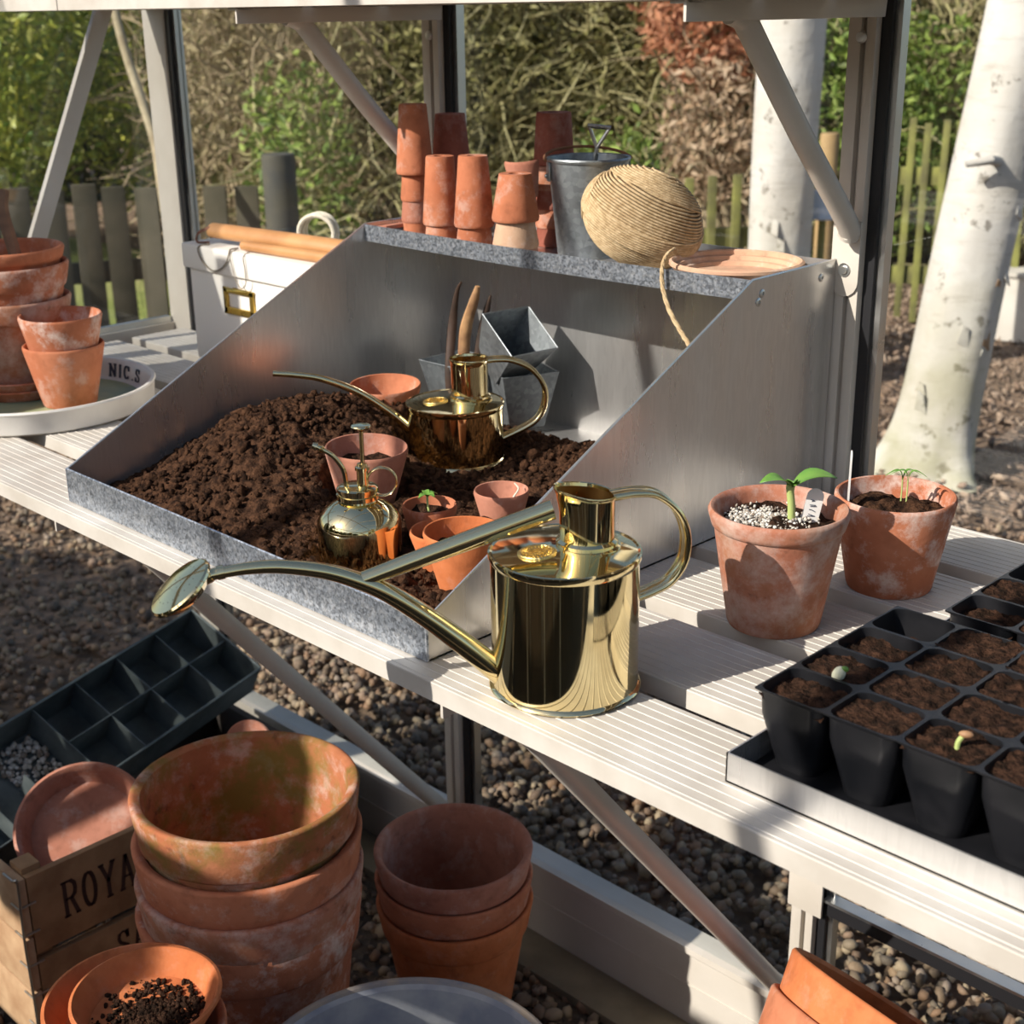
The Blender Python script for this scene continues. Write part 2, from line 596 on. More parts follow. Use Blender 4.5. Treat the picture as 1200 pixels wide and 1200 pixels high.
_ico = bmesh.new()
bmesh.ops.create_icosphere(_ico, subdivisions=1, radius=1.0)
ICO_V = np.array([v.co[:] for v in _ico.verts])
ICO_F = np.array([[v.index for v in f.verts] for f in _ico.faces])
_ico.free()
_ico = bmesh.new()
bmesh.ops.create_icosphere(_ico, subdivisions=2, radius=1.0)
ICO2_V = np.array([v.co[:] for v in _ico.verts])
ICO2_F = np.array([[v.index for v in f.verts] for f in _ico.faces])
_ico.free()


def rand_rot(n, rng):
    q = rng.normal(size=(n, 4))
    q /= np.linalg.norm(q, axis=1)[:, None]
    w, x, y, z = q.T
    return np.stack([np.stack([1 - 2 * (y * y + z * z), 2 * (x * y - z * w), 2 * (x * z + y * w)], -1),
                     np.stack([2 * (x * y + z * w), 1 - 2 * (x * x + z * z), 2 * (y * z - x * w)], -1),
                     np.stack([2 * (x * z - y * w), 2 * (y * z + x * w), 1 - 2 * (x * x + y * y)], -1)], 1)


def scatter(name, P, size, m, rng, parent=None, flat=(1, 1, 1), base=None, jitter=0.15, spread=0.45):
    """one mesh of many small lumps at the points P"""
    bv, bf = base if base else (ICO_V, ICO_F)
    n, k = len(P), len(bv)
    S = size * (1 - spread + 2 * spread * rng.random((n, 1, 1))) * np.array(flat) * (0.75 + 0.5 * rng.random((n, 1, 3)))
    B = bv[None] * (1 + jitter * rng.normal(size=(n, k, 1)))
    V = np.einsum('nij,nkj->nki', rand_rot(n, rng), B * S) + np.asarray(P)[:, None, :]
    F = bf[None] + (np.arange(n) * k)[:, None, None]
    return mesh_np(name, V.reshape(-1, 3), F.reshape(-1, bf.shape[1]), m, parent)


def pts_in(x0, x1, y0, y1, n, z, rng, zj=0.006):
    return np.stack([rng.uniform(x0, x1, n), rng.uniform(y0, y1, n), z + rng.normal(size=n) * zj], -1)

r1 = np.random.default_rng(11)
P = np.vstack([pts_in(-2.6, 0.3, 1.43, 2.3, 9500, -0.022, r1), pts_in(-4.0, 0.0, 2.3, 3.6, 6500, -0.024, r1),
               pts_in(-4.4, -2.25, -0.2, 2.3, 7500, -0.022, r1)])
stuff(scatter('gravel', P, 0.0105, M['pebbles'], r1, ground, (1, 0.85, 0.7)))
P = np.vstack([pts_in(-6.0, -0.6, 3.0, 6.6, 15000, -0.022, r1, 0.008)])
stuff(scatter('bark_chips', P, 0.0135, M['chips'], r1, ground, (1.3, 0.7, 0.25)))
P = pts_in(-2.1, 0.0, 0.25, 1.27, 5200, -0.010, r1, 0.004)
stuff(scatter('gravel', P, 0.0095, M['pebbles'], r1, floor, (1, 0.85, 0.7)))

# the largest single stones, in view under the bench and beyond the glass
peb_meshes = []
for i in range(6):
    V = ICO2_V * np.array([1, 0.8, 0.62]) * (1 + 0.10 * r1.normal(size=(len(ICO2_V), 1)) * 0.6)
    t = mesh_np('pebble', V, ICO2_F, M['pebble_one'])
    peb_meshes.append(t.data)
    bpy.data.objects.remove(t)
for (x0, x1, y0, y1, n, z, s, par) in ((-0.78, -0.20, 1.47, 2.15, 150, -0.004, 0.0115, ground), (-1.75, -0.8, 1.47, 2.05, 130, -0.006, 0.0105, ground),
                                       (-1.25, -0.80, 0.90, 1.22, 55, -0.002, 0.012, floor)):
    for i in range(n):
        o = bpy.data.objects.new('pebble', peb_meshes[i % 6])
        COL.objects.link(o)
        o.parent = par
        k = s * r1.uniform(0.65, 1.35)
        o.location = (r1.uniform(x0, x1), r1.uniform(y0, y1), z + k * 0.25)
        o.rotation_euler = (r1.uniform(-.4, .4), r1.uniform(-.4, .4), r1.uniform(0, 6.3))
        o.scale = (k, k, k)

# ---- back wall: base sill, posts; glass bays are windows
wall_back = struct(MB().extrude_x([(1.335, -0.02), (1.335, 0.118), (1.328, 0.125), (1.328, 0.135), (1.372, 0.135), (1.372, -0.02)], XG - 0.03, 2.2)
                   .extrude_x([(1.3335, 0.066), (1.3335, 0.069), (1.336, 0.069), (1.336, 0.066)], XG, 2.2)
                   .build('wall_back', M['paint']))
M['conc'] = simple('damp_concrete_strip', (0.26, 0.22, 0.15), 0.95, 0, (0.15, 0.12, 0.08), 8, 120, 0.4)
struct(MB().box((XG, 1.26, -0.012), (2.2, 1.334, 0.004)).build('trim_1', M['conc'], bevel=0.002))
POSTS = [-2.128, -1.456, -0.800, -0.144, 0.512, 1.168]
for i, x in enumerate(POSTS):
    b = MB()
    w = 0.018
    if i == 0:
        b.box((XG, YW - 0.012, 0.135), (-2.118, YW + 0.006, 1.78))
    else:
        # two raised flanges with a bolt slot between them
        b.box((x - w, YW - 0.018, 0.135), (x - 0.003, YW + 0.004, 1.78))
        b.box((x + 0.003, YW - 0.018, 0.135), (x + 0.014, YW + 0.004, 1.78))
        b.box((x - w, YW - 0.010, 0.135), (x + 0.014, YW + 0.004, 1.78))
    b.build('post', M['paint'], wall_back, 0.0012)
    xs = -2.118 if i == 0 else x + 0.014
    MB().box((xs, YW - 0.008, 0.135), (xs + 0.012, YW + 0.012, 1.78)).build('rubber_seal', M['seal'], wall_back)
    MB().box((xs + 0.012, YW - 0.002, 0.135), (xs + 0.020, YW + 0.012, 1.78)).build('glazing_clip', M['bolt'], wall_back)
for i in range(len(POSTS) - 1):
    x0, x1 = POSTS[i] + 0.03, POSTS[i + 1] - 0.012
    win = struct(MB().box((x0, YW + 0.002, 0.130), (x1, YW + 0.012, 0.112)).box((x0, YW + 0.002, 1.76), (x1, YW + 0.012, 1.78))
                 .build('window_%d' % (i + 1), M['bolt']))
    MB().box((x0, YW + 0.004, 0.136), (x1, YW + 0.008, 1.77)).build('pane', M['glass'], win)
    if i >= 2:
        MB().box((x0 - 0.004, YW - 0.012, 0.302), (x1, YW + 0.003, 0.322)).build('rubber_seal', M['seal'], win)
        MB().box((x0 - 0.004, YW - 0.016, 0.322), (x1, YW + 0.003, 0.326)).build('glazing_bar', M['bolt'], win)
# bracing plate on the third post below the bench
MB().box((-0.822, YW - 0.0225, 0.300), (-0.772, YW - 0.0182, 0.40)).build('bracket_plate', M['paint'], wall_back, 0.002)

# ---- left gable wall
wall_left = struct(MB().box((XG - 0.03, -1.2, -0.02), (XG, 1.37, 0.135)).build('wall_left', M['paint']))
MB().box((XG - 0.012, -1.2, 0.838), (XG + 0.012, 1.33, 0.864)).build('glazing_bar', M['paint'], wall_left, 0.001)
for y in (0.60, -0.05, -0.7):
    MB().box((XG - 0.01, y - 0.018, 0.13), (XG + 0.024, y + 0.018, 1.9)).build('post', M['paint'], wall_left, 0.001)
bb = MB()
Mx = Matrix.Translation((XG + 0.028, 0, 0))
bb.add([(0, 1.252, 1.40), (0, 1.222, 1.40), (0, 0.975, 0.87), (0, 1.005, 0.87), (0.012, 1.252, 1.40), (0.012, 1.222, 1.40), (0.012, 0.975, 0.87), (0.012, 1.005, 0.87)],
       [(0, 1, 2, 3), (4, 7, 6, 5), (0, 4, 5, 1), (1, 5, 6, 2), (2, 6, 7, 3), (3, 7, 4, 0)], Mx)
bb.build('brace', M['paint'], wall_left, 0.001)
for k, (y0, y1) in enumerate(((0.62, 1.32), (-0.03, 0.58))):
    win = struct(MB().box((XG - 0.008, y0, 0.864), (XG + 0.004, y1, 0.874)).build('window_%d' % (6 + k), M['bolt']))
    MB().box((XG - 0.006, y0, 0.868), (XG - 0.002, y1, 1.88)).build('pane', M['glass'], win)
    MB().box((XG - 0.006, y0, 0.136), (XG - 0.002, y1, 0.84)).build('pane', M['glass'], win)

gs = thing('gable_shelf', 'cream slatted shelf along the left end wall, above the picture', 'shelf', (0, 0, 0))
for x0, x1 in ((-2.165, -2.112), (-2.104, -2.052)):
    MB().box((x0, -1.1, 1.452), (x1, 0.97, 1.474)).build('slat', M['paint'], gs, 0.001)

# ---- roof and front wall of the glasshouse (bars only reach the picture as shadows and reflections)
ceiling = struct(MB().box((XG, 0.05, 2.40), (2.6, 0.09, 2.44)).build('ceiling', M['paint']))
wall_front = struct(MB().box((XG, -1.26, -0.02), (3.0, -1.18, 0.80)).build('wall_front', simple('added_plinth_brick', (0.30, 0.20, 0.14), 0.9, 0, (0.2, 0.14, 0.1), 14)))  # solid brick plinth added out of view to darken the space under the bench
MB().box((XG, YW - 0.02, 1.76), (2.2, YW + 0.03, 1.80)).build('gutter', M['paint'], ceiling)
MB().box((XG, -1.23, 1.74), (3.0, -1.18, 1.79)).build('gutter', M['paint'], ceiling)
for k in range(7):
    x = -1.566 + 0.656 * k
    for (ya, yb) in ((-1.2, 0.07), (YW, 0.07)):
        MB().tube([(x, ya, 1.78), (x, yb, 2.42)], 0.016, 4).build('roof_bar', M['paint'], ceiling)
for k in range(8):
    x = -1.75 + 0.656 * k
    MB().box((x - 0.015, -1.215, 0.80), (x + 0.015, -1.185, 1.76)).build('post', M['paint'], wall_front)
ob = thing('staging_bench', 'unseen cream slatted bench added behind the viewer to block low light', 'bench', (0, 0, 0))  # unseen bench added to cut sky light reaching the floor pots
for k in range(5):
    MB().box((-2.13, -1.165 + 0.128 * k, 0.84), (2.2, -1.165 + 0.128 * k + 0.104, 0.86)).build('slat', M['paint_top'], ob, 0.001)
for x in (-2.0, -1.09, -0.44, 0.22, 1.2):
    MB().box((x, -1.165, 0.0), (x + 0.03, -1.135, 0.84)).build('leg', M['paint'], ob, 0.001)
    MB().box((x, -0.57, 0.0), (x + 0.03, -0.54, 0.84)).build('leg', M['paint'], ob, 0.001)
# shelf, crate and box added out of view to shade the big pots
fs = thing('shade_shelf', 'unseen short cream shelf added behind the viewer to shade the floor pots', 'shelf', (0, 0, 0))
MB().box((-2.15, -1.17, 1.505), (-1.685, -0.93, 1.525)).build('board', M['paint'], fs, 0.001)
MB().box((-1.565, -1.17, 1.505), (-1.38, -0.93, 1.525)).build('board', M['paint'], fs, 0.001)
for x in (-2.10, -1.72, -1.50):
    MB().box((x, -1.17, 1.33), (x + 0.02, -1.15, 1.505)).build('bracket', M['paint'], fs, 0.001)
M['crate_s'] = simple('shade_caster_pine', (0.34, 0.21, 0.11), 0.8, 0, (0.22, 0.13, 0.07), 14)
sc_ = thing('shade_crate', 'unseen slatted pine crate added behind the viewer to shade the big pots', 'crate', (-2.145, -1.165, 1.526))  # crate added out of view to block sun
for z in (0.0, 0.105, 0.21, 0.315):
    for (a, c) in (((0, 0, z), (0.235, 0.012, z + 0.098)), ((0, 0.21, z), (0.235, 0.222, z + 0.098)), ((0, 0.012, z), (0.012, 0.21, z + 0.098)), ((0.223, 0.012, z), (0.235, 0.21, z + 0.098))):
        MB().box(a, c).build('board', M['crate_s'], sc_, 0.001)
MB().box((0.012, 0.012, 0.0), (0.223, 0.21, 0.01)).build('base', M['crate_s'], sc_)

sb_ = thing('shade_box', 'unseen plain pine box added beside the slatted crate to block sun', 'box', (-1.905, -1.16, 1.526))  # box added out of view to keep sun off the lower rims
for (a, c) in (((0, 0, 0), (0.215, 0.010, 0.112)), ((0, 0.19, 0), (0.215, 0.20, 0.112)), ((0, 0.010, 0), (0.010, 0.19, 0.112)), ((0.205, 0.010, 0), (0.215, 0.19, 0.112)), ((0.01, 0.01, 0), (0.205, 0.19, 0.01))):
    MB().box(a, c).build('board', M['crate_s'], sb_, 0.001)

# ================================================================== STAGING BENCH AND HIGH SHELF
def slat_profile(y0, y1, z0, z1, n=9, front=False):
    """ridged extrusion: outline in (y, z)"""
    pts = [(y0, z0), (y1, z0), (y1, z1 - 0.0006)]
    pitch = (y1 - y0 - 0.010) / n
    for k in range(n, -1, -1):
        a = y0 + 0.005 + k * pitch
        pts += [(a + 0.0011, z1 - 0.0006), (a + 0.0006, z1), (a - 0.0006, z1), (a - 0.0011, z1 - 0.0006)]
    pts += [(y0 + 0.0005, z1 - 0.0006), (y0, z1 - 0.0016)]
    return pts

bench = thing('staging_bench', 'long cream slatted aluminium staging bench along the glass', 'bench', (0, 0, 0))
for y0, y1 in ((0.687, 0.791), (0.821, 0.924), (0.951, 1.054), (1.083, 1.186), (1.213, 1.316)):
    MB().extrude_x(slat_profile(y0, y1, 0.842, ZB), -2.13, 0.95).build('slat', M['paint_top'], bench, angle=25)
for x in (-2.10, -1.456, -0.800, -0.144, 0.512):
    MB().box((x + 0.0185, 0.694, 0.824), (x + 0.022, 1.3165, 0.8418)).box((x - 0.002, 0.70, 0.838), (x + 0.022, 1.3165, 0.8418)).build('bracket_arm', M['paint'], bench, 0.001)
    if x > -2.0:
        b = MB().tube([(x + 0.008, 1.318, 0.145), (x + 0.008, 0.752, 0.832)], 0.011, 10, 0.0125, fix=(1, 0, 0))
        b.build('brace', M['paint'], bench)
MB().tube([(-2.145, 0.72, 0.35), (-1.80, 0.72, 0.828)], 0.012, 10).build('brace', M['paint'], bench)
for x in (-1.456, -0.80):
    MB().tube([(x + 0.008, 1.302, 0.155), (x + 0.008, 1.296, 0.155)], 0.006, 6).build('bolt', M['bolt'], bench)

shelf = thing('high_shelf', 'cream aluminium high shelf on angled brackets above the bench', 'shelf', (0, 0, 0))
for y0, y1 in ((0.987, 1.09), (1.105, 1.208), (1.223, 1.326)):
    MB().extrude_x(slat_profile(y0, y1, 1.3895, 1.412, 6), -1.835, 0.95).build('slat', M['paint_top'], shelf, angle=25)
for y0, y1 in ((0.987, 1.09), (1.105, 1.208), (1.223, 1.326)):
    MB().extrude_x(slat_profile(y0, y1, 1.3895, 1.412, 6), -2.165, -1.8375).build('slat', M['paint_top'], shelf, angle=25)
for x in (-1.456, -0.800, -0.144):
    b = MB().box((x + 0.0205, 0.994, 1.3712), (x + 0.024, 1.3165, 1.3892)).box((x + 0.004, 0.996, 1.386), (x + 0.024, 1.3165, 1.3892))
    b.build('bracket_arm', M['paint'], shelf, 0.001)
    b = MB().tube(smooth_path([(x + 0.010, 1.075, 1.3795), (x + 0.010, 1.094, 1.3735), (x + 0.010, 1.11, 1.358), (x + 0.010, 1.20, 1.262), (x + 0.010, 1.292, 1.170),
                               (x + 0.006, 1.304, 1.152)], 3), 0.0115, 10, 0.012, fix=(1, 0, 0))
    b.build('brace', M['paint'], shelf)
    b = MB()
    o = [(-0.017, 0.05), (0.017, 0.05), (0.017, -0.014)]
    o += [(0.017 * math.cos(a), -0.014 - 0.017 * math.sin(a)) for a in np.linspace(0.3, PI - 0.3, 7)] + [(-0.017, -0.014)]
    b.prism([(p[0], p[1]) for p in o], 0.003, Matrix.Translation((x - 0.002, 1.3168, 1.117)) @ Matrix.Rotation(PI / 2, 4, 'X'))
    b.build('fixing_plate', M['paint'], shelf, 0.0006)
    Mr = Matrix.Translation((x - 0.002, 1.3135, 1.115)) @ Matrix.Rotation(PI / 2, 4, 'X')
    MB().lathe([(0.0, 0.004), (0.004, 0.004), (0.0045, 0.003), (0.0045, 0.001), (0.0075, 0.001), (0.0075, -0.001), (0, -0.001)], 14, Mr).build('bolt', M['bolt'], shelf)
    Mr = Matrix.Translation((x - 0.002, 1.3165, 1.352)) @ Matrix.Rotation(PI / 2, 4, 'X')
    MB().lathe([(0.0, 0.004), (0.005, 0.003), (0.0065, 0.0), (0, 0)], 12, Mr).build('bolt', M['bolt'], shelf)

# ================================================================== POTTING TRAY
TX0, TX1, TY0, TYS, TY1 = -1.4227, -0.8127, 0.7105, 1.1612, 1.3135
TZL, TZS0, TZS = 0.8992, 1.1025, 1.1238
ptray = thing('potting_tray', 'galvanised metal potting tray with sloping sides and a back shelf', 'potting tray', (0, 0, 0))
t = 0.0016
MB().box((TX0, TY0, ZB), (TX1, TY1, ZB + t)).build('base', M['galv'], ptray)
prof = [(TY0, ZB), (TY1, ZB), (TY1, TZS + 0.0012), (TYS, TZS), (TY0, TZL)]
for x in (TX0, TX1 - t):
    sd = MB().extrude_x(prof, x, x + t).build('side_panel', M['galv'], ptray)
    # folded edge strip and rivets
    e = MB()
    e.tube([(x + t / 2, TY0, TZL), (x + t / 2, TYS, TZS), (x + t / 2, TY1, TZS + 0.0012)], 0.0013, 6)
    e.build('folded_edge', M['galv'], sd)
    for (yy, zz) in ((1.178, 1.108), (1.286, 1.109), (1.172, 1.10)) if x > -1 else ():
        Mr = Matrix.Translation((TX1, yy, zz)) @ Matrix.Rotation(PI / 2, 4, 'Y')
        MB().lathe([(0.0045, 0), (0.0045, 0.0008), (0.003, 0.0016), (0.0018, 0.0016), (0.0018, 0.0006), (0, 0.0006)], 12, Mr).build('rivet', M['bolt'], sd)
MB().box((TX0 + t, TY1 - t, ZB), (TX1 - t, TY1, TZS)).build('back_panel', M['galv'], ptray)
fl = MB().box((TX0, TY0 - t, ZB + 0.0002), (TX1, TY0, TZL))
fl.tube([(TX0, TY0 - t / 2, TZL), (TX1, TY0 - t / 2, TZL)], 0.0013, 6)
fl.tube([(TX1, TY0 - t / 2, ZB + 0.001), (TX1, TY0 - t / 2, TZL)], 0.0014, 6)
fl.tube([(TX0, TY0 - t / 2, ZB + 0.001), (TX0, TY0 - t / 2, TZL)], 0.0014, 6)
fl.build('front_lip', M['galv_lip'], ptray)
sh = MB().box((TX0 + t, TYS, TZS0), (TX1 - t, TY1 - t, TZS0 + t)).build('shelf', M['galv'], ptray)
# the shelf lip sags very slightly between its ends
n = 24
V, F = [], []
for i in range(n + 1):
    x = TX0 + t + (TX1 - TX0 - 2 * t) * i / n
    s = -0.0025 * math.sin(PI * i / n)
    V += [(x, TYS - t, TZS0 + s), (x, TYS, TZS0 + s), (x, TYS, TZS + s), (x, TYS - t, TZS + s)]
for i in range(n):
    a = 4 * i
    for k in range(4):
        F.append((a + k, a + (k + 1) % 4, a + 4 + (k + 1) % 4, a + 4 + k))
F += [(3, 2, 1, 0), (4 * n, 4 * n + 1, 4 * n + 2, 4 * n + 3)]
MB().add(V, F).build('shelf_lip', M['galv_lip'], sh)

# ================================================================== COMPOST IN THE TRAY
PLATEAU = [  # x, y, z, radius  : where things stand on the compost
    (-1.157, 1.067, 0.884, 0.062), (-1.0107, 0.7979, 0.873, 0.045), (-1.1208, 0.8997, 0.880, 0.04), (-1.300, 1.085, 0.878, 0.04),
    (-0.9942, 0.8781, 0.869, 0.022), (-0.9849, 0.9708, 0.874, 0.022), (-0.8916, 0.8285, 0.867, 0.032), (-0.9541, 0.8587, 0.867, 0.03)]
def soil_h(X, Y):
    g = lambda cx, cy, sx, sy: np.exp(-((X - cx) / sx) ** 2 / 2 - ((Y - cy) / sy) ** 2 / 2)
    Z = 0.862 + 0.010 + 0.004 * fbm(X, Y, 14, 3, 31)
    Z += 0.084 * g(-1.285, 0.955, 0.10, 0.115)
    Z += 0.020 * g(-1.15, 0.84, 0.10, 0.06)
    Z += 0.030 * g(-0.935, 1.11, 0.06, 0.07) + 0.022 * g(-1.03, 1.16, 0.06, 0.05)
    Z += 0.012 * g(-1.22, 1.12, 0.1, 0.06)
    Z -= 0.022 * g(-1.40, 0.76, 0.035, 0.05) + 0.03 * g(-1.08, 1.30, 0.10, 0.035) + 0.03 * g(-1.33, 1.30, 0.10, 0.05) + 0.02 * g(-0.88, 1.29, .1, .05)
    for (px, py, pz, pr) in PLATEAU:
        d = np.hypot(X - px, Y - py)
        w = np.clip((pr * 1.25 - d) / (pr * 0.35), 0, 1)
        Z = Z * (1 - w) + (pz - 0.001) * w
    return Z
nx, ny = 300, 290
X, Y = np.meshgrid(np.linspace(TX0 + 0.003, TX1 - 0.003, nx), np.linspace(TY0 + 0.002, TY1 - 0.003, ny))
Z = soil_h(X, Y)
rough = 0.0034 * fbm(X, Y, 75, 4, 41, 0.62) + 0.0040 * np.abs(fbm(X, Y, 34, 3, 51)) - 0.0015
Z = np.maximum(Z + rough, 0.8590)
i = np.arange(nx * ny).reshape(ny, nx)
V = np.stack([X, Y, Z], -1).reshape(-1, 3)
F = np.stack([i[:-1, :-1], i[:-1, 1:], i[1:, 1:], i[1:, :-1]], -1).reshape(-1, 4)
F = F[(V[F][:, :, 2] > 0.8592).any(axis=1)]
soil = mesh_np('compost_heap', V, F, M['soil_light'])
tag(soil, 'heap of loose dark brown compost spread in the potting tray', 'compost', kind='stuff')
r2 = np.random.default_rng(5)
px, py = r2.uniform(TX0 + 0.01, TX1 - 0.01, 4200), r2.uniform(TY0 + 0.008, TY1 - 0.01, 4200)
pz = soil_h(px, py)
k = pz > 0.8635
cl = r2.choice(np.nonzero(k)[0], 240)
stuff(scatter('clods', np.stack([px, py, pz + 0.002], -1)[cl], 0.0062, M['soil_light'], r2, soil, (1, .9, .75), (ICO2_V, ICO2_F), 0.16, 0.6))
stuff(scatter('crumbs', np.stack([px, py, pz + 0.0015], -1)[k], 0.0030, M['soil_light'], r2, soil, (1, .9, .8), jitter=0.22, spread=0.7))

# ================================================================== POTS
def pot_prof(R, rb, h, th=0.005, rim_h=0.0, rim_t=0.0, hole=0.008):
    p = [(hole, th), (hole, 0.0), (rb * 0.97, 0.0), (rb, 0.003)]
    hb = h - rim_h
    if rim_h > 0:
        rr = R - rim_t
        r1 = rb + (rr - rb) * hb / h
        p += [(r1, hb - 0.001), (r1 + rim_t * 0.7, hb), (r1 + rim_t, hb + 0.003), (R, h - 0.004), (R - 0.0012, h - 0.001)]
    else:
        p += [(R * 0.995, h - 0.004), (R - 0.0008, h - 0.001)]
    ri = R - (th + rim_t * 0.6)
    p += [(R - th * 0.4, h), (R - th * 0.8, h - 0.0005), (ri, h - 0.004)]
    if rim_h > 0:
        p += [(ri - 0.002, hb)]
    p += [(rb - th * 0.5, th * 1.6), (rb - th * 1.2, th), (hole, th)]
    return p

def soil_disc(r, z, amp, seed, dome=0.0, nr=14, ns=48):
    rng = np.random.RandomState(seed)
    V, F = [(0, 0, z + dome)], []
    for i in range(1, nr + 1):
        q = r * i / nr
        for k in range(ns):
            a = 2 * PI * k / ns
            x, y = q * math.cos(a), q * math.sin(a)
            V.append((x, y, 0))
    V = np.array(V, float)
    V[:, 2] = z + dome * (1 - (np.hypot(V[:, 0], V[:, 1]) / r) ** 2) + amp * fbm(V[:, 0] + seed, V[:, 1], 60, 4, seed, 0.65)
    for k in range(ns):
        F.append((0, 1 + k, 1 + (k + 1) % ns))
    for i in range(nr - 1):
        for k in range(ns):
            a = 1 + i * ns + k
            b = 1 + i * ns + (k + 1) % ns
            F.append((a, a + ns, b + ns, b))
    return MB().add(V, F)

def pot(name, label, m, R, rb, h, loc, rot=(0, 0, 0), th=0.005, rim_h=0.0, rim_t=0.0, group=None, seg=56, cat='pot', soil=None, soil_mat='soil', dome=0.0, amp=0.0035):
    """soil: height of the compost surface inside"""
    b = MB().lathe(pot_prof(R, rb, h, th, rim_h, rim_t), seg, wob=0.0025)
    if soil is None:
        o = b.build(name, m, None, angle=50)
        place(o, loc, rot)
        return tag(o, label, cat, group)
    e = thing(name, label, cat, loc, rot, group)
    b.build('body', m, e, angle=50)
    rs = rb + (R - rim_t - rb) * soil / h - th * 0.9
    soil_disc(rs, soil, amp, int(abs(loc[0] * 1000)) % 97, dome).build('compost', M[soil_mat], e, angle=180)
    return e

# ================================================================== BRASS WATERING CANS
def brass_can(name, label, loc, rotz, R, h, neck_x, neck_r, neck_h, spout, sr, handle, long_reach, hw):
    """local -x is the spout side; spout, handle: (x, z) points in the upright plane of the can"""
    c = thing(name, label, 'watering can', loc, (0, 0, rotz))
    body = [(0, 0.001), (R * 1.03, 0.001), (R * 1.045, 0.0022), (R * 1.03, 0.0040), (R, 0.0052), (R, h - 0.006), (R * 1.012, h - 0.005),
            (R * 1.03, h - 0.002), (R * 1.028, h + 0.0006), (R * 1.0, h + 0.0012), (R * 0.97, h + 0.0004), (R * 0.6, h + 0.0045), (0, h + 0.006)]
    MB().lathe(body, 96).build('body', M['brass'], c, angle=32)
    # filler neck, its rim drawn out to a lip towards the spout
    V, F, ns = [], [], 64
    lip = 0.0042 if long_reach else 0.001
    prof = [(1.22, h + 0.002, 0), (1.22, h + 0.0045, 0), (1.12, h + 0.0055, 0), (1.12, h + 0.0085, 0), (1.0, h + 0.0105, 0)]
    prof += [(1.0, h + 0.0105 + (neck_h - 0.012) * k / 8, max(0, (k - 4) / 4) ** 2) for k in range(1, 9)]
    zt = h + neck_h
    prof += [(1.035, zt - 0.0006, 1), (1.05, zt + 0.0008, 1), (1.03, zt + 0.0022, 1), (0.985, zt + 0.0016, 1), (0.96, zt - 0.001, 1)]
    no = len(prof)
    prof += [(0.955, zt - (neck_h - 0.004) * k / 5, max(0, 1 - k / 2.5) ** 2) for k in range(1, 6)]
    def ring(p):
        q, z, w = p
        out = []
        for k in range(ns):
            a = 2 * PI * k / ns
            x, y = neck_r * q * math.cos(a), neck_r * q * math.sin(a)
            f = max(0.0, -math.cos(a)) ** 2
            x -= lip * w * f
            y *= 1 - 0.05 * w * f
            out.append((neck_x + x, y, z + (0.003 * w * f - 0.003 * w * math.cos(a) if long_reach else 0)))
        return out
    def rings_mb(ps):
        V, F = [], []
        for p in ps:
            V += ring(p)
        for i in range(len(ps) - 1):
            for k in range(ns):
                k2 = (k + 1) % ns
                F.append((i * ns + k, i * ns + k2, (i + 1) * ns + k2, (i + 1) * ns + k))
        return MB().add(V, F)
    nk = rings_mb(prof[:no]).build('neck', M['brass'], c, angle=40)
    b = rings_mb(prof[no - 1:])
    b.lathe([(0, zt - neck_h + 0.003), (neck_r * 0.97, zt - neck_h + 0.003)], 32, Matrix.Translation((neck_x, 0, 0)))
    b.build('neck_lining', M['brass_dull'], nk)
    # spout
    P = smooth_path([(x, 0, z) for x, z in spout], 6)
    n = len(P)
    MB().tube(P, [sr[0] + (sr[1] - sr[0]) * (i / (n - 1)) ** 0.8 for i in range(n)], 20).build('spout', M['brass'], c, angle=60)
    # strap handle with two rolled edges
    P = smooth_path([(x, 0, z) for x, z in handle], 8)
    hd = MB().tube(P, hw, 16, 0.0026, fix=(0, 1, 0))
    for s in (-1, 1):
        hd.tube([(p[0], s * hw * 0.86, p[2]) for p in P], 0.0030, 10, fix=(0, 1, 0))
    hd.build('handle', M['brass'], c, angle=60)
    # stamped oval badge on the shoulder
    bx = -R * 0.42
    by = -R * 0.16
    Mb = Matrix.Translation((bx, by, h + 0.0050)) @ Matrix.Rotation(-0.06, 4, 'Y')
    br = R * 0.26
    bd = MB().lathe([(0, 0.0004), (br * 0.82, 0.0004), (br * 0.84, 0.0009), (br * 0.9, 0.0009), (br * 0.92, 0.0004), (br * 0.96, 0.0007), (br, 0.0002), (br, -0.0015), (0, -0.0015)], 40, Mb).build('badge', M['brass_badge'], c)
    e = MB()
    rr = random.Random(3)
    for k in range(22):      # worn raised letters round the edge
        a = 2 * PI * k / 22
        L = Mb @ Matrix.Rotation(a, 4, 'Z') @ Matrix.Translation((br * 0.68, 0, 0.0004))
        e.box((-br * 0.09, -br * 0.015, 0), (br * 0.09, br * 0.03, 0.0010), L)
        e.box((-br * 0.09 + rr.random() * br * 0.12, -br * 0.05, 0), (-br * 0.05 + rr.random() * br * 0.10, br * 0.06, 0.0010), L)
    for row in (-1, 0, 1):
        for k in range(7):
            x = (k - 3) * br * 0.13
            L = Mb @ Matrix.Translation((x, row * br * 0.24, 0.0004)) @ Matrix.Rotation(rr.uniform(-.5, .5), 4, 'Z')
            e.box((-br * 0.02, -br * 0.08, 0), (br * 0.02, br * 0.09, 0.0010), L)
            e.box((-br * 0.05, -br * 0.02, 0), (br * 0.05, br * 0.03, 0.0010), L)
    e.build('lettering', M['brass_badge'], bd)
    return c

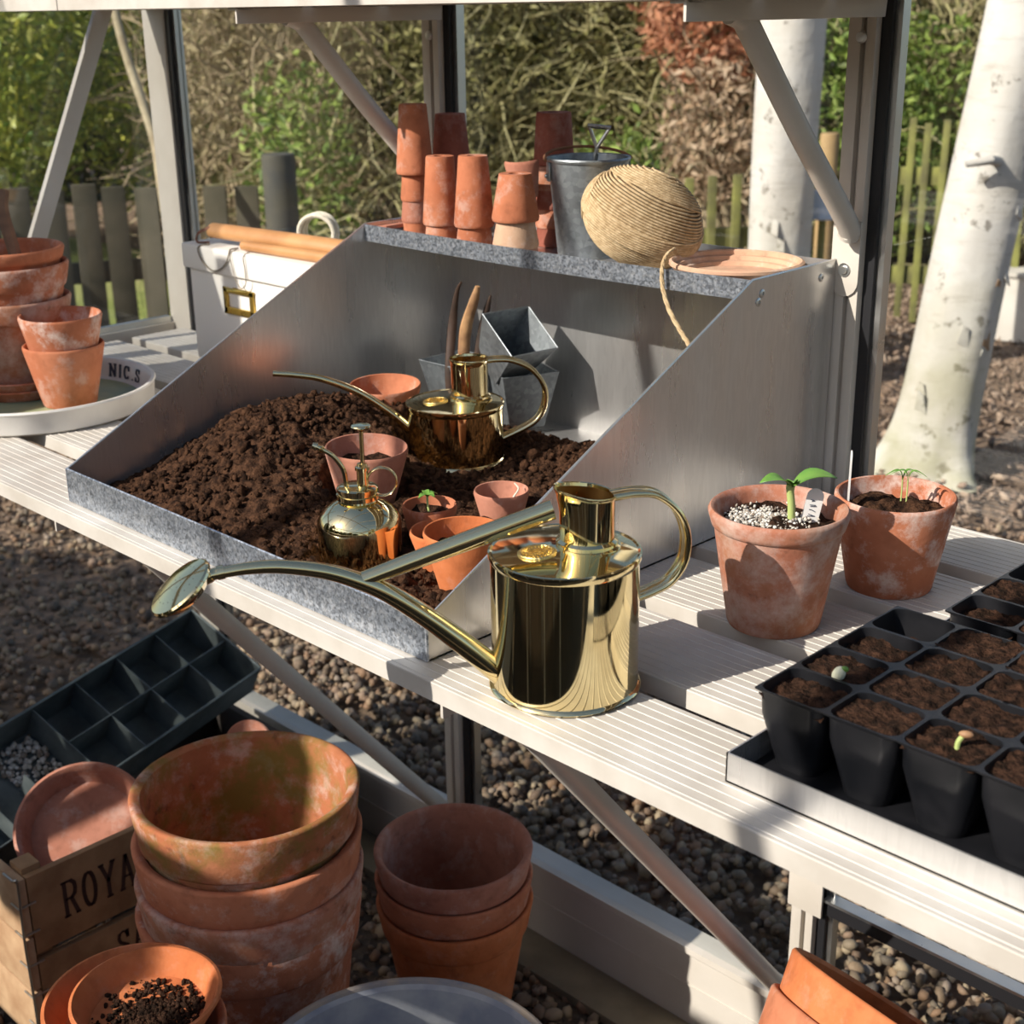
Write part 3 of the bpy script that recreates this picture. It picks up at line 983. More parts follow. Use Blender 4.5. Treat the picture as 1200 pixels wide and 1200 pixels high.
CAN_ROT = math.atan2(0.84, 0.54)
can = brass_can('watering_can', 'large shiny brass watering can with a long spout on the front slat', (-0.701, 0.761, ZB), CAN_ROT, 0.060, 0.117, 0.0182, 0.0222, 0.047,
                [(-0.050, 0.012), (-0.0587, 0.0205), (-0.0862, 0.0473), (-0.113, 0.0719), (-0.1426, 0.0956), (-0.1653, 0.1085), (-0.191, 0.1190), (-0.2231, 0.126), (-0.2486, 0.1272), (-0.272, 0.1252)],
                (0.0115, 0.0042),
                [(0.038, 0.1605), (0.0581, 0.1618), (0.0759, 0.1582), (0.0928, 0.1429), (0.1006, 0.1223), (0.0991, 0.1002), (0.0886, 0.0839), (0.0742, 0.0764), (0.0580, 0.0715)], True, 0.0068)
P = [np.array((-0.0100, 0, 0.1530)) * (1 - k / 8) + np.array((-0.1640, 0, 0.1085)) * k / 8 for k in range(9)]
MB().tube(P, [0.0062] * 9, 16, [0.0085, 0.0085, 0.0084, 0.0082, 0.008, 0.0076, 0.0072, 0.0066, 0.006], fix=(0, 1, 0)).build('spout_stay', M['brass'], can, angle=60)
# oval rose facing up and away
nrm = Vector((-0.60, -0.10, 0.79))
Mr = Matrix.Translation((-0.2985, 0, 0.1155)) @ frame_from(nrm, (0.79, 0, 0.60))
rose = MB().lathe([(0.0, 0.0065), (0.012, 0.006), (0.024, 0.004), (0.0268, 0.0035), (0.0282, 0.0022), (0.0282, 0.0), (0.0268, -0.0012), (0.020, -0.007), (0.010, -0.011), (0, -0.0115)], 56, Mr)
rose.build('rose', M['brass'], can, angle=28)
b = MB()
for k, rad in ((1, 0.0), (8, 0.006), (14, 0.012), (20, 0.018)):
    for q in range(k):
        a = 2 * PI * q / k
        b.lathe([(0, 0.0003), (0.0004, 0.0003), (0.0004, -0.001)], 6, Mr @ Matrix.Translation((rad * math.cos(a), rad * math.sin(a), 0.0062 - 0.0000 - rad * rad * 4.2)))
stuff(b.build('rose_holes', M['seal'], can))
MB().tube([(-0.266, 0, 0.1262), (-0.2715, 0, 0.1254), (-0.2716, 0, 0.1254), (-0.276, 0, 0.1246), (-0.2761, 0, 0.1246), (-0.286, 0, 0.1205)],
          [0.0054, 0.0054, 0.0047, 0.0047, 0.0056, 0.0058], 16).build('ferrule', M['brass'], can)

brass_can('watering_can', 'smaller squat brass watering can standing on compost in the potting tray', (-1.1565, 1.0665, 0.884), math.atan2(0.8, 0.6), 0.0560, 0.0695, 0.0178, 0.0215, 0.050,
          [(-0.044, 0.030), (-0.0541, 0.0409), (-0.078, 0.0628), (-0.1114, 0.087), (-0.1494, 0.1041), (-0.178, 0.1105), (-0.2066, 0.114)], (0.0062, 0.0034),
          [(0.037, 0.1178), (0.0500, 0.1185), (0.0679, 0.1165), (0.0899, 0.1053), (0.105, 0.084), (0.1059, 0.0633), (0.0976, 0.046), (0.0822, 0.0353), (0.0545, 0.0235)], False, 0.0060)

# ---- brass mister
mi = thing('plant_mister', 'small round-shouldered brass plant mister with a plunger and ring handle', 'mister', (-1.0107, 0.7979, 0.873), (0, 0, math.atan2(0.7, 0.7)))
MB().lathe([(0, 0), (0.0375, 0), (0.0392, 0.002), (0.0392, 0.040), (0.0385, 0.0445), (0.036, 0.050), (0.031, 0.0565), (0.024, 0.0615), (0.0185, 0.0640),
            (0.0180, 0.0660), (0.0200, 0.0665), (0.0200, 0.0705), (0.0182, 0.0710), (0.0182, 0.0735), (0.0192, 0.0740), (0.0192, 0.0770), (0.0165, 0.0785), (0, 0.0790)], 72,
           Matrix.Translation((0.002, 0, 0)) @ Matrix.Diagonal((1.045, 1.045, 1, 1))).build('body', M['brass'], mi, angle=30)
pu = MB().lathe([(0.0062, 0.076), (0.0058, 0.080), (0.0055, 0.094), (0.0070, 0.0945), (0.0070, 0.0975), (0.0052, 0.0985), (0.0048, 0.1010), (0.0024, 0.1015)], 24, Matrix.Translation((0.0075, 0, 0)))
pu.build('pump', M['brass'], mi)
pl = MB().lathe([(0.0021, 0.100), (0.0021, 0.133), (0.0045, 0.1352), (0.0090, 0.1368), (0.0098, 0.1380), (0.0090, 0.1392), (0, 0.1400)], 28, Matrix.Translation((0.0082, 0, 0)))
pl.build('plunger', M['brass'], mi)
MB().tube(smooth_path([(-0.0085, -0.002, 0.076), (-0.0088, -0.002, 0.086), (-0.0110, -0.003, 0.0975), (-0.0198, -0.004, 0.1105), (-0.0310, -0.005, 0.1180)], 6), 0.0024, 12).build('nozzle_pipe', M['brass'], mi)
nz = MB().tube([(-0.028, -0.005, 0.1162), (-0.0305, -0.005, 0.1178), (-0.031, -0.005, 0.1181), (-0.0335, -0.005, 0.1195), (-0.0340, -0.005, 0.1197), (-0.0385, -0.0055, 0.1215)],
               [0.0030, 0.0038, 0.0030, 0.0030, 0.0042, 0.0030], 14)
nz.build('nozzle', M['brass'], mi)
P = [(0.0262 - 0.0142 * math.cos(a), 0, 0.0825 + 0.0142 * math.sin(a)) for a in np.linspace(-0.3, 2 * PI - 0.6, 40)]
MB().tube(P, 0.0036, 12, 0.0012, fix=(0, 1, 0)).build('ring_handle', M['brass'], mi)

# ================================================================== POTS STANDING IN THE POTTING TRAY
pot('flower_pot', 'pinkish clay flower pot right behind the brass mister', M['clay_pink'], 0.0450, 0.030, 0.066, (-1.1208, 0.8997, 0.880), (0.02, 0.05, 0.4), 0.0035, soil=0.045, soil_mat='soil')
pot('flower_pot', 'plain orange clay pot half sunk behind the compost heap', M['clay'], 0.0450, 0.029, 0.064, (-1.292, 1.075, 0.887), (0.04, -0.03, 1.4), 0.0035, soil=0.016)
sp1 = pot('flower_pot', 'little clay pot with a tiny green seedling leaning out of it', M['clay'], 0.0280, 0.019, 0.047, (-0.9942, 0.8781, 0.869), (0, 0, 2.1), 0.003, soil=0.037)
sp2 = pot('flower_pot', 'little pinkish clay pot with one pale bent sprout', M['clay_pink'], 0.0295, 0.020, 0.042, (-0.9849, 0.9708, 0.868), (0, 0, 0.7), 0.003, soil=0.026)
pot('flower_pot', 'orange clay pot behind the raised spout stay of the large can', M['clay_bright'], 0.0385, 0.024, 0.062, (-0.8916, 0.8285, 0.866), (0, 0, 1.0), 0.003, soil=0.042)
pot('flower_pot', 'small orange clay pot peeping out left of the larger orange pot', M['clay_bright'], 0.0330, 0.021, 0.043, (-0.9440, 0.8500, 0.866), (0, 0, 3.0), 0.003, soil=0.032)

def leaf_mesh(L, W, curl=0.25, fold=0.25, n=8):
    """pointed leaf along +x, rising then drooping"""
    b = MB()
    V, F = [], []
    for i in range(n + 1):
        s = i / n
        w = W * math.sin(PI * min(1, s * 0.96 + 0.03)) ** 0.8 * (1 - 0.35 * s)
        x = L * s
        z = L * curl * math.sin(PI * s * 0.9) - L * curl * 0.8 * s * s
        for q in (-1, -0.5, 0, 0.5, 1):
            V.append((x, q * w, z + fold * abs(q) * w))
    for i in range(n):
        for k in range(4):
            a = 5 * i + k
            F.append((a, a + 1, a + 6, a + 5))
    m = len(V)
    V2 = [(x, y, z - 0.0006) for x, y, z in V]
    F2 = [tuple(i + m for i in f)[::-1] for f in F]
    bd = [5 * i for i in range(n + 1)] + [5 * n + k for k in range(1, 5)] + [5 * i + 4 for i in range(n - 1, -1, -1)] + [3, 2, 1]
    F3 = [(bd[i], bd[(i + 1) % len(bd)], bd[(i + 1) % len(bd)] + m, bd[i] + m) for i in range(len(bd))]
    return b.add(V + V2, F + F2 + F3)

def leaf(parent, base, L, W, az, pitch, mname='leaf_new', curl=0.25, fold=0.25):
    o = leaf_mesh(L, W, curl, fold).build('leaf', M[mname], parent, angle=60)
    o.location = base
    o.rotation_euler = (0, -pitch, az)
    return o

st = MB().tube(smooth_path([(0.004, 0.002, 0.036), (0.006, 0.004, 0.044), (0.012, 0.006, 0.050)], 4), 0.0012, 8).build('seedling', M['stem'], sp1)
for az, p, L in ((0.6, 0.2, 0.014), (2.6, 0.2, 0.012), (-0.6, 0.1, 0.013), (4.2, 0.3, 0.011)):
    leaf(st, (0.012, 0.006, 0.050), L, 0.0045, az, p)
MB().tube(smooth_path([(0.010, -0.004, 0.024), (0.013, -0.002, 0.034), (0.018, 0.002, 0.042), (0.0135, 0.005, 0.0475)], 5), 0.0010, 8).build('sprout', M['rope'], sp2)

# ---- folded square zinc pots and the pods standing in them
def square_pot(top, bot, h, t=0.0016):
    b = MB()
    V, F = [], []
    for (s, z) in ((bot, 0.0), (top, h), (top - t, h), (bot - t, t)):
        V += [(s, -s, z), (s, s, z), (-s, s, z), (-s, -s, z)]
    for i in range(3):
        for k in range(4):
            a, c = 4 * i + k, 4 * i + (k + 1) % 4
            F.append((a, c, c + 4, a + 4))
    F += [(3, 2, 1, 0), (12, 13, 14, 15)]
    return b.add(V, F)
def zinc_pot(label, loc, rot, s=1.0):
    e = thing('square_zinc_pot', label, 'pot', loc, rot, 'folded square zinc pots')
    square_pot(0.037 * s, 0.023 * s, 0.070 * s).build('body', M['galv_dark'], e, angle=20)
    q = 0.0368 * s
    rim = MB()
    c = [(q, -q), (q, q), (-q, q), (-q, -q)]
    for k in range(4):
        rim.tube([(*c[k], 0.0698 * s), (*c[(k + 1) % 4], 0.0698 * s)], 0.0009, 6)
    rim.build('folded_rim', M['galv_dark'], e)
    return e
zinc_pot('left square zinc pot, upright and holding the dried pods', (-1.318, 1.224, 0.880), (0, 0, 0.0), 1.0)
zinc_pot('right square zinc pot standing under the tipped one', (-1.235, 1.254, 0.872), (0.0, 0.0, -0.40), 1.05)
zinc_pot('square zinc pot tipped over on top of the right one', (-1.2500, 1.2345, 0.947), (0, 0.649, -0.123), 1.0)
for nm, lab, mt, pts, r in (
        ('dried_pod', 'thin dark twisted dried pod, leftmost of three in the zinc pot', 'pod', [(-1.297, 1.19, 0.875), (-1.299, 1.19, 0.94), (-1.302, 1.20, 1.00), (-1.292, 1.20, 1.045), (-1.283, 1.20, 1.060)], [0.005, 0.0062, 0.006, 0.003, 0.0014]),
        ('dried_pod', 'fat pale tan dried pod between two dark ones', 'pod_tan', [(-1.285, 1.20, 0.875), (-1.283, 1.20, 0.95), (-1.277, 1.20, 1.00), (-1.260, 1.20, 1.04), (-1.2535, 1.20, 1.058)], [0.006, 0.0075, 0.0078, 0.006, 0.003]),
        ('dried_pod', 'short dark dried pod half hidden behind the tan pod', 'pod', [(-1.275, 1.21, 0.875), (-1.268, 1.21, 0.95), (-1.262, 1.215, 1.00), (-1.252, 1.215, 1.03), (-1.246, 1.215, 1.045)], [0.005, 0.0058, 0.0055, 0.004, 0.0015])):
    Pp = smooth_path(pts, 6)
    n = len(Pp)
    rr = [np.interp(i / (n - 1), np.linspace(0, 1, 5), r) for i in range(n)]
    o = MB().tube(Pp, rr, 10, [q * 0.7 for q in rr]).build(nm, M[mt])
    tag(o, lab, 'seed pod', 'dried pods in the zinc pot')

# ================================================================== ON THE POTTING TRAY'S SHELF
def up_pot(label, m, R, rb, h, x, y, zrim, rotz=0.0, tilt=0.0, group='small clay pots stacked upside down on the tray shelf'):
    """a long-tom pot standing upside down, rim at zrim"""
    return pot('flower_pot', label, m, R, rb, h, (x, y, zrim + h), (PI + tilt, 0, rotz), 0.0032, 0, 0, group, 40)
SH = TZS0 + t + 0.0004
# first column
up_pot('tall orange clay pot, upside down, top of the leftmost column', M['clay'], 0.0242, 0.0178, 0.086, -1.381, 1.215, 1.186)
up_pot('clay pot just under the top pot of the leftmost column', M['clay'], 0.0195, 0.0135, 0.066, -1.3815, 1.215, 1.152, 0.7)
up_pot('pinkish clay pot third down in the leftmost column', M['clay_pink'], 0.0192, 0.0135, 0.066, -1.382, 1.215, 1.1245, 1.9)
up_pot('bottom pot of the leftmost column, its rim hidden behind the lip', M['clay'], 0.0190, 0.0130, 0.066, -1.382, 1.215, SH, 2.7)
# second column behind, its shade put into the darker clay
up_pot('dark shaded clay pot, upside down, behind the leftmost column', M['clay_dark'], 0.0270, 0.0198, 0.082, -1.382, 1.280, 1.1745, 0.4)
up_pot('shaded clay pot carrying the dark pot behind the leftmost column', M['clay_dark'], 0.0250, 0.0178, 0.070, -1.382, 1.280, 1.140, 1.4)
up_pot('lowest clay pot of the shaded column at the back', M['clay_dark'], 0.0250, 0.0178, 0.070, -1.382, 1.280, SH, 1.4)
# third and fourth column
up_pot('tall clay pot, upside down, left one of the middle pair', M['clay'], 0.0238, 0.0178, 0.084, -1.3165, 1.200, 1.129, 2.0)
up_pot('clay pot under the left one of the middle pair', M['clay'], 0.0222, 0.0150, 0.062, -1.3165, 1.200, SH, 0.2)
up_pot('tall clay pot, upside down, right one of the middle pair', M['clay'], 0.0252, 0.0182, 0.085, -1.2570, 1.200, 1.132, 3.0)
up_pot('lime-stained clay pot under the right one of the middle pair', M['clay_white'], 0.0235, 0.0150, 0.066, -1.2570, 1.200, SH, 4.0)
up_pot('clay pot mostly hidden between the middle pair and the squat column', M['clay_old'], 0.0215, 0.0150, 0.062, -1.2420, 1.262, 1.126, 1.0)
up_pot('lower clay pot hidden between the middle pair and the squat column', M['clay_old'], 0.0215, 0.0150, 0.062, -1.2420, 1.262, SH, 2.0)
# squat fifth column
up_pot('squat orange clay pot, upside down, left of the bucket', M['clay'], 0.0288, 0.0198, 0.055, -1.1855, 1.200, 1.1455, 1.1)
up_pot('pale buff clay pot under the squat orange pot', M['clay_pale'], 0.0282, 0.0190, 0.052, -1.1855, 1.200, 1.1140, 2.1)
up_pot('lowest pot under the squat orange pot, behind the lip', M['clay_old'], 0.0275, 0.0190, 0.050, -1.1855, 1.200, SH, 0.1)
# column behind the bucket
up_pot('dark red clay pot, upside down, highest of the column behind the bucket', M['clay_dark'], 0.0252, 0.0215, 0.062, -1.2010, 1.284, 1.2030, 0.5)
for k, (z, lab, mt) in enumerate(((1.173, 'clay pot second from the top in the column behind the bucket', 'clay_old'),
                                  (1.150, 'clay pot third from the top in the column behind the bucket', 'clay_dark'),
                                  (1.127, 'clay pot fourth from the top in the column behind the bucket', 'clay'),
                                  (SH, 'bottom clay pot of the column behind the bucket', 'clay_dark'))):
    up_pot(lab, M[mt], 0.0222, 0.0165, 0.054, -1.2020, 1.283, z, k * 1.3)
# leaning broken shard
sh_ = MB()
prof = pot_prof(0.026, 0.019, 0.046, 0.0034)
sh_.lathe([(r, z) for r, z in prof if r > 0.012], 20, None, -1.2, 0.75)
o = sh_.build('pot_shard', M['clay_pink'])
place(o, (-1.214, 1.250, 1.168), (0.10, 0.10, -0.75))
tag(o, 'broken pink clay shard leaning between the pots and the bucket', 'pot shard')
for k, (x, y, rz, mt, lab) in enumerate(((-1.405, 1.196, 0.2, 'clay_pink', 'flat pink clay shard lying at the left end of the tray shelf'),
                                         (-1.402, 1.262, 1.3, 'clay', 'flat orange clay shard behind the pink shard on the tray shelf'))):
    b = MB()
    o_ = [(-0.016, -0.030), (0.014, -0.026), (0.017, 0.010), (0.004, 0.030), (-0.014, 0.022)]
    b.prism(o_, 0.005)
    o = b.build('pot_shard', M[mt], None, 0.001)
    place(o, (x, y, SH + 0.012), (0.0, -0.12, rz * 0.2))
    tag(o, lab, 'pot shard')

# ---- small galvanised bucket
bk = thing('bucket', 'small dented galvanised bucket on the tray shelf behind the ball of twine', 'bucket', (-1.120, 1.257, SH), (0, 0, -0.6))
MB().lathe([(0, 0.004), (0.034, 0.004), (0.0345, 0), (0.036, 0), (0.0365, 0.004), (0.0475, 0.110), (0.0495, 0.1105), (0.0500, 0.1130), (0.0490, 0.1148), (0.0468, 0.1140), (0.0462, 0.1100), (0.035, 0.006), (0, 0.0055)], 64, wob=0.004).build('body', M['galv_dark'], bk, angle=30)
for s in (-1, 1):
    e = MB().box((-0.006, -0.0014, -0.010), (0.006, 0.0014, 0.012), Matrix.Translation((0, s * 0.0482, 0.098)))
    e.sphere((0, s * 0.0505, 0.094), 0.0028, (1, 1, 1), 10, 6)
    e.build('ear', M['galv_dark'], bk, 0.0008)
P = [(0.047 * math.cos(a) * 1.06, 0.052 * math.sin(a), 0.112 + 0.010 * abs(math.cos(a))) for a in np.linspace(PI / 2, 1.5 * PI, 22)]
MB().tube(P, 0.0018, 8).build('bail', M['rust'], bk)
# ---- toy-sized fork / trowel grip sticking out of it
tr = thing('trowel', 'little steel trowel with an open D grip standing in the bucket', 'trowel', (-1.123, 1.257, 1.135), (0.10, 0.12, 0.75))
MB().tube([(0, 0, 0), (0, 0, 0.09)], 0.0032, 10).build('shaft', M['bolt'], tr)
g = MB()
g.tube([(0, 0, 0.088), (0, 0, 0.096), (-0.012, 0, 0.120)], 0.0022, 8)
g.tube([(0, 0, 0.096), (0.012, 0, 0.120)], 0.0022, 8)
g.tube([(-0.0135, 0, 0.120), (0.0135, 0, 0.120)], 0.0026, 8)
g.build('grip', M['bolt'], tr)
b = MB().prism([(-0.014, -0.024), (0.014, -0.024), (0.016, 0.006), (0.006, 0.012), (-0.006, 0.012), (-0.016, 0.006)], 0.0016, Matrix.Rotation(PI / 2, 4, 'X'))
b.build('blade', M['bolt'], tr)

# ---- ball of twine
ball = thing('twine_ball', 'big ball of golden jute twine on the tray shelf', 'ball of twine', (-1.008, 1.2225, SH + 0.0565))
A_, B_, C_ = 0.0690, 0.054, 0.0535
rv, uv = Vector((0.707, 0.707, 0)), Vector((0, 0, 1))
fv = Vector((-0.707, 0.707, 0))
tl = math.radians(-25)
ax = rv * math.cos(tl) + uv * math.sin(tl)           # long axis, falling to the right
ay = fv
az = (uv * math.cos(tl) - rv * math.sin(tl))
BM = Matrix(((ax.x, ay.x, az.x, 0), (ax.y, ay.y, az.y, 0), (ax.z, ay.z, az.z, 0), (0, 0, 0, 1)))
MB().sphere((0, 0, 0), 1.0, (A_ * 0.985, B_ * 0.985, C_ * 0.985), 40, 24, BM).build('core', M['twine_core'], ball)
def winding(tilt, yaw, zs, lift, r, name):
    """parallel turns about a tilted axis, laid on the ellipsoid"""
    R_ = Euler((tilt, 0, yaw)).to_matrix()
    b = MB()
    for q in zs:
        pts = []
        for k in range(56):
            a = 2 * PI * k / 56
            c = math.sqrt(max(0, 1 - q * q))
            v = R_ @ Vector((c * math.cos(a), c * math.sin(a), q + 0.004 * math.sin(5 * a)))
            pts.append((v.x * A_ * lift, v.y * B_ * lift, v.z * C_ * lift))
        pts.append(pts[0])
        b.tube(pts, r, 6, caps=False, M=BM)
    return stuff(b.build(name, M['twine'], ball, angle=80))
winding(0.22, 0.05, np.linspace(-0.97, 0.97, 36), 1.0, 0.00145, 'lower_turns')
winding(0.42, -0.10, np.linspace(-0.16, 0.20, 8), 1.024, 0.0016, 'middle_turns')
winding(0.02, 0.22, np.linspace(0.62, 0.98, 10), 1.022, 0.0015, 'cap_turns')
winding(PI / 2, PI / 2 - 0.25, np.linspace(-0.99, -0.86, 6), 1.02, 0.0015, 'end_turns')
P = smooth_path([(-0.935, 1.192, 1.133), (-0.923, 1.172, 1.142), (-0.9215, 1.158, 1.138), (-0.9225, 1.153, 1.126), (-0.9205, 1.1515, 1.106), (-0.910, 1.150, 1.083), (-0.894, 1.150, 1.062), (-0.8814, 1.150, 1.0482), (-0.866, 1.15, 1.028)], 6)
e = MB()
for ph in (0, 2.1, 4.2):
    pts = []
    for i, p in enumerate(P):
        a = i * 0.75 + ph
        pts.append((p[0] + 0.0011 * math.cos(a), p[1] + 0.0011 * math.sin(a), p[2] + 0.0008 * math.sin(a + 1)))
    e.tube([tuple(Vector(q) - ball.location) for q in pts], 0.0014, 6)
e.build('loose_end', M['twine'], ball)

# ---- wide clay saucer
R = 0.0725
o = MB().lathe([(0, 0), (R * 0.80, 0), (R * 0.97, 0.015), (R, 0.017), (R, 0.020), (R * 0.96, 0.0215), (R * 0.93, 0.020), (R * 0.92, 0.016), (R * 0.86, 0.015), (R * 0.84, 0.011), (R * 0.78, 0.010), (R * 0.76, 0.0055), (0, 0.005)], 80).build('clay_saucer', M['clay_pale'], angle=30)
place(o, (-0.8885, 1.2375, SH + 0.0004))
tag(o, 'wide buff clay saucer with stepped rings at the right end of the tray shelf', 'saucer')

# ================================================================== RIGHT OF THE TRAY: POTS WITH SEEDLINGS
p1 = pot('flower_pot', 'weathered clay pot with a white perlite dressing and a sturdy two-leaved seedling', M['clay_old'], 0.0620, 0.0420, 0.110, (-0.648, 0.981, ZB), (0, 0, 0.3), 0.006, 0.016, 0.0028, soil=0.093, cat='pot', dome=0.004)
r3 = np.random.default_rng(21)
q = r3.normal(size=(620, 2)) * np.array([0.021, 0.016]) + np.array([-0.014, -0.004])
q = q[np.hypot(q[:, 0], q[:, 1]) < 0.049]
stuff(scatter('perlite', np.c_[q, np.full(len(q), 0.0978)], 0.0013, M['perlite'], r3, p1, (1, 1, .8), jitter=0.3, spread=0.7))
sd = MB().tube(smooth_path([(0.010, 0.006, 0.092), (0.0095, 0.005, 0.110), (0.008, 0.004, 0.124), (0.0085, 0.0035, 0.130)], 5), [0.0034] * 11 + [0.0038] * 5, 12).build('seedling', M['stem'], p1)
def lf(par, base, L, W, az, pitch, curl, fold, mname='leaf_new'):
    o = leaf_mesh(L, W, curl, fold).build('leaf', M[mname], par, angle=60)
    o.location = base
    o.rotation_euler = (0, -pitch, az)
    return o
R45 = -0.3 + PI / 4
lf(sd, (0.0085, 0.0035, 0.128), 0.040, 0.0170, R45 - 0.15, 0.34, 0.20, 0.06)
lf(sd, (0.0085, 0.0035, 0.128), 0.030, 0.0130, R45 + PI + 0.25, 0.34, 0.22, 0.10)
lf(sd, (0.0085, 0.0035, 0.128), 0.020, 0.0060, R45 + PI + 1.5, 0.6, 0.15, 0.3)
p2 = pot('flower_pot', 'rounder clay pot with thin drooping seedlings, nearest the glass', M['clay_white'], 0.0565, 0.0405, 0.092, (-0.6166, 1.127, ZB), (0, 0, 1.9), 0.005, 0.0, 0.0, soil=0.073, soil_mat='soil_light', dome=0.010, amp=0.005)
for k, (x, y, L) in enumerate(((0.006, -0.004, 0.030), (0.000, -0.010, 0.026))):
    s_ = MB().tube(smooth_path([(x, y, 0.078), (x + 0.001, y, 0.094), (x, y, 0.104 + 0.002 * k)], 4), 0.0007, 6).build('seedling', M['stem'], p2)
    for a in (0.8, -2.3):
        lf(s_, (x, y, 0.104 + 0.002 * k), 0.017, 0.0022, a - 1.9 - 0.3 * k, 0.5, 0.5, 0.2)
# plant labels
def label_stick(lab, loc, rot, scribble):
    e = thing('plant_label', lab, 'plant label', loc, rot)
    o = [(-0.0075, 0), (0.0075, 0), (0.0075, 0.048)] + [(0.0075 * math.cos(a), 0.048 + 0.0075 * math.sin(a)) for a in np.linspace(0.2, PI - 0.2, 8)] + [(-0.0075, 0.048)]
    MB().prism(o, 0.0012, Matrix.Rotation(PI / 2, 4, 'X')).build('blade', M['tag'], e)
    if scribble:
        b = MB()
        rr = random.Random(8)
        z = 0.012
        while z < 0.047:
            pts = [(rr.uniform(-0.004, 0.004), z + rr.uniform(0, 0.0022)) for _ in range(4)]
            for p, q_ in zip(pts[:-1], pts[1:]):
                b.tube([(p[0], -0.0014, p[1]), (q_[0], -0.0014, q_[1])], 0.0004, 4)
            z += 0.0044
        b.build('handwriting', M['ink'], e)
    return e
label_stick('white plastic label with scribbled writing stuck in the perlite pot', (-0.6325, 0.9965, 0.930), (-0.12, 0.22, 0.75), True)
label_stick('white plastic label seen nearly edge-on at the rim of the rounder pot', (-0.6480, 1.0945, 0.940), (0.0, -0.05, -0.98 + PI), False)

# ================================================================== DRIP TRAY AND SEED TRAYS
dt = thing('drip_tray', 'long shallow galvanised drip tray under the black seed trays', 'tray', (0, 0, 0))
DX0, DX1, DY0, DY1 = -0.512, 0.30, 0.7255, 1.26
MB().box((DX0, DY0, ZB), (DX1, DY1, ZB + 0.0015)).build('base', M['galv'], dt)
MB().box((DX0 + 0.002, DY0 + 0.002, ZB + 0.0015), (DX1 - 0.002, DY1 - 0.002, ZB + 0.0030)).build('liner', M['black'], dt)
w = MB()
w.box((DX0, DY0, ZB), (DX1, DY0 + 0.0014, ZB + 0.0235)).box((DX0, DY1 - 0.0014, ZB), (DX1, DY1, ZB + 0.0235))
w.box((DX0, DY0, ZB), (DX0 + 0.0014, DY1, ZB + 0.0235)).box((DX1 - 0.0014, DY0, ZB), (DX1, DY1, ZB + 0.0235))
w.build('side_wall', M['galv'], dt)

def rsq(s, r, n=8):
    """rounded square, half side s, corner radius r"""
    o = []
    for k, (cx, cy) in enumerate(((1, 1), (-1, 1), (-1, -1), (1, -1))):
        for i in range(n):
            a = (k + i / (n - 1)) * PI / 2
            o.append((cx * (s - r) + r * math.cos(a), cy * (s - r) + r * math.sin(a)))
    return o
def cell_mb(px, py, hgt):
    b = MB()
    n = 8
    N = 4 * n
    k_ = py / px
    rings = []
    sq = rsq(px / 2, 0.0006, n)
    rings.append([(x, y * k_, hgt - 0.0012) for x, y in sq])
    rings.append([(x, y * k_, hgt) for x, y in sq])
    rings.append([(x, y * k_, hgt) for x, y in rsq(px * 0.472, 0.010, n)])
    for f, z, rr in ((0.465, hgt - 0.002, 0.010), (0.452, hgt - 0.021, 0.010), (0.300, 0.003, 0.012), (0.285, 0.001, 0.011)):
        rings.append([(x, y * k_, z) for x, y in rsq(px * f, rr, n)])
    inner = len(rings)
    for f, z, rr in ((0.305, 0.0, 0.012), (0.318, 0.003, 0.012), (0.470, hgt - 0.021, 0.011), (0.486, hgt - 0.003, 0.011)):
        rings.append([(x, y * k_, z) for x, y in rsq(px * f, rr, n)])
    rings.append(rings[0])
    V = [p for r in rings for p in r]
    F = []
    for i in range(len(rings) - 1):
        if i == inner - 1:
            F.append(tuple(i * N + k for k in range(N)))
            F.append(tuple((i + 1) * N + k for k in range(N))[::-1])
            continue
        for k in range(N):
            k2 = (k + 1) % N
            F.append((i * N + k, i * N + k2, (i + 1) * N + k2, (i + 1) * N + k))
    return b.add(V, F)
def cell_soil(px, py, z, seed):
    n = 26
    xs = np.linspace(-0.5, 0.5, n)
    X, Y = np.meshgrid(xs, xs)
    # squircle footprint
    U = X * np.sqrt(1 - 0.16 * (2 * Y) ** 2 * 0.5) * px * 0.965
    W = Y * np.sqrt(1 - 0.16 * (2 * X) ** 2 * 0.5) * py * 0.965
    Z = z + 0.0022 * fbm(U + seed, W, 130, 4, seed, 0.6) 
    i = np.arange(n * n).reshape(n, n)
    F = np.stack([i[:-1, :-1], i[:-1, 1:], i[1:, 1:], i[1:, :-1]], -1).reshape(-1, 4)
    return MB().add(np.stack([U, W, Z], -1).reshape(-1, 3), F.tolist())
PX, PY, HG = 0.0565, 0.0492, 0.0625
cell0 = cell_mb(PX, PY, HG).build('cell', M['black'], angle=30)
soils = [cell_soil(PX, PY, 0.0, 60 + k).build('compost', M['soil'], angle=180) for k in range(6)]
rc = random.Random(4)
def seed_tray(label, x, y, ncol, levels):
    e = thing('seed_tray', label, 'seed tray', (x, y, ZB + 0.0034))
    for i in range(ncol):
        for j in range(4):
            c = cell0.copy()
            COL.objects.link(c)
            c.parent = e
            c.location = ((i + 0.5) * PX, (j + 0.5) * PY, 0)
            s_ = soils[rc.randrange(6)].copy()
            COL.objects.link(s_)
            s_.parent = c
            lv = levels.get((i, j), rc.uniform(0.0015, 0.0038))
            s_.location = (0, 0, HG - lv)
            s_.rotation_euler = (0, 0, PI * rc.randrange(2))
    return e
st1 = seed_tray('nearer black plastic seed tray of compost cells with a pale bean seed showing', -0.510, 0.7535, 8, {(0, 0): 0.008, (0, 1): 0.005, (0, 2): 0.009, (0, 3): 0.024})
st2 = seed_tray('farther black plastic seed tray of compost cells, behind the nearer one', -0.478, 0.9680, 8, {(0, 0): 0.010, (0, 2): 0.02, (0, 3): 0.02})
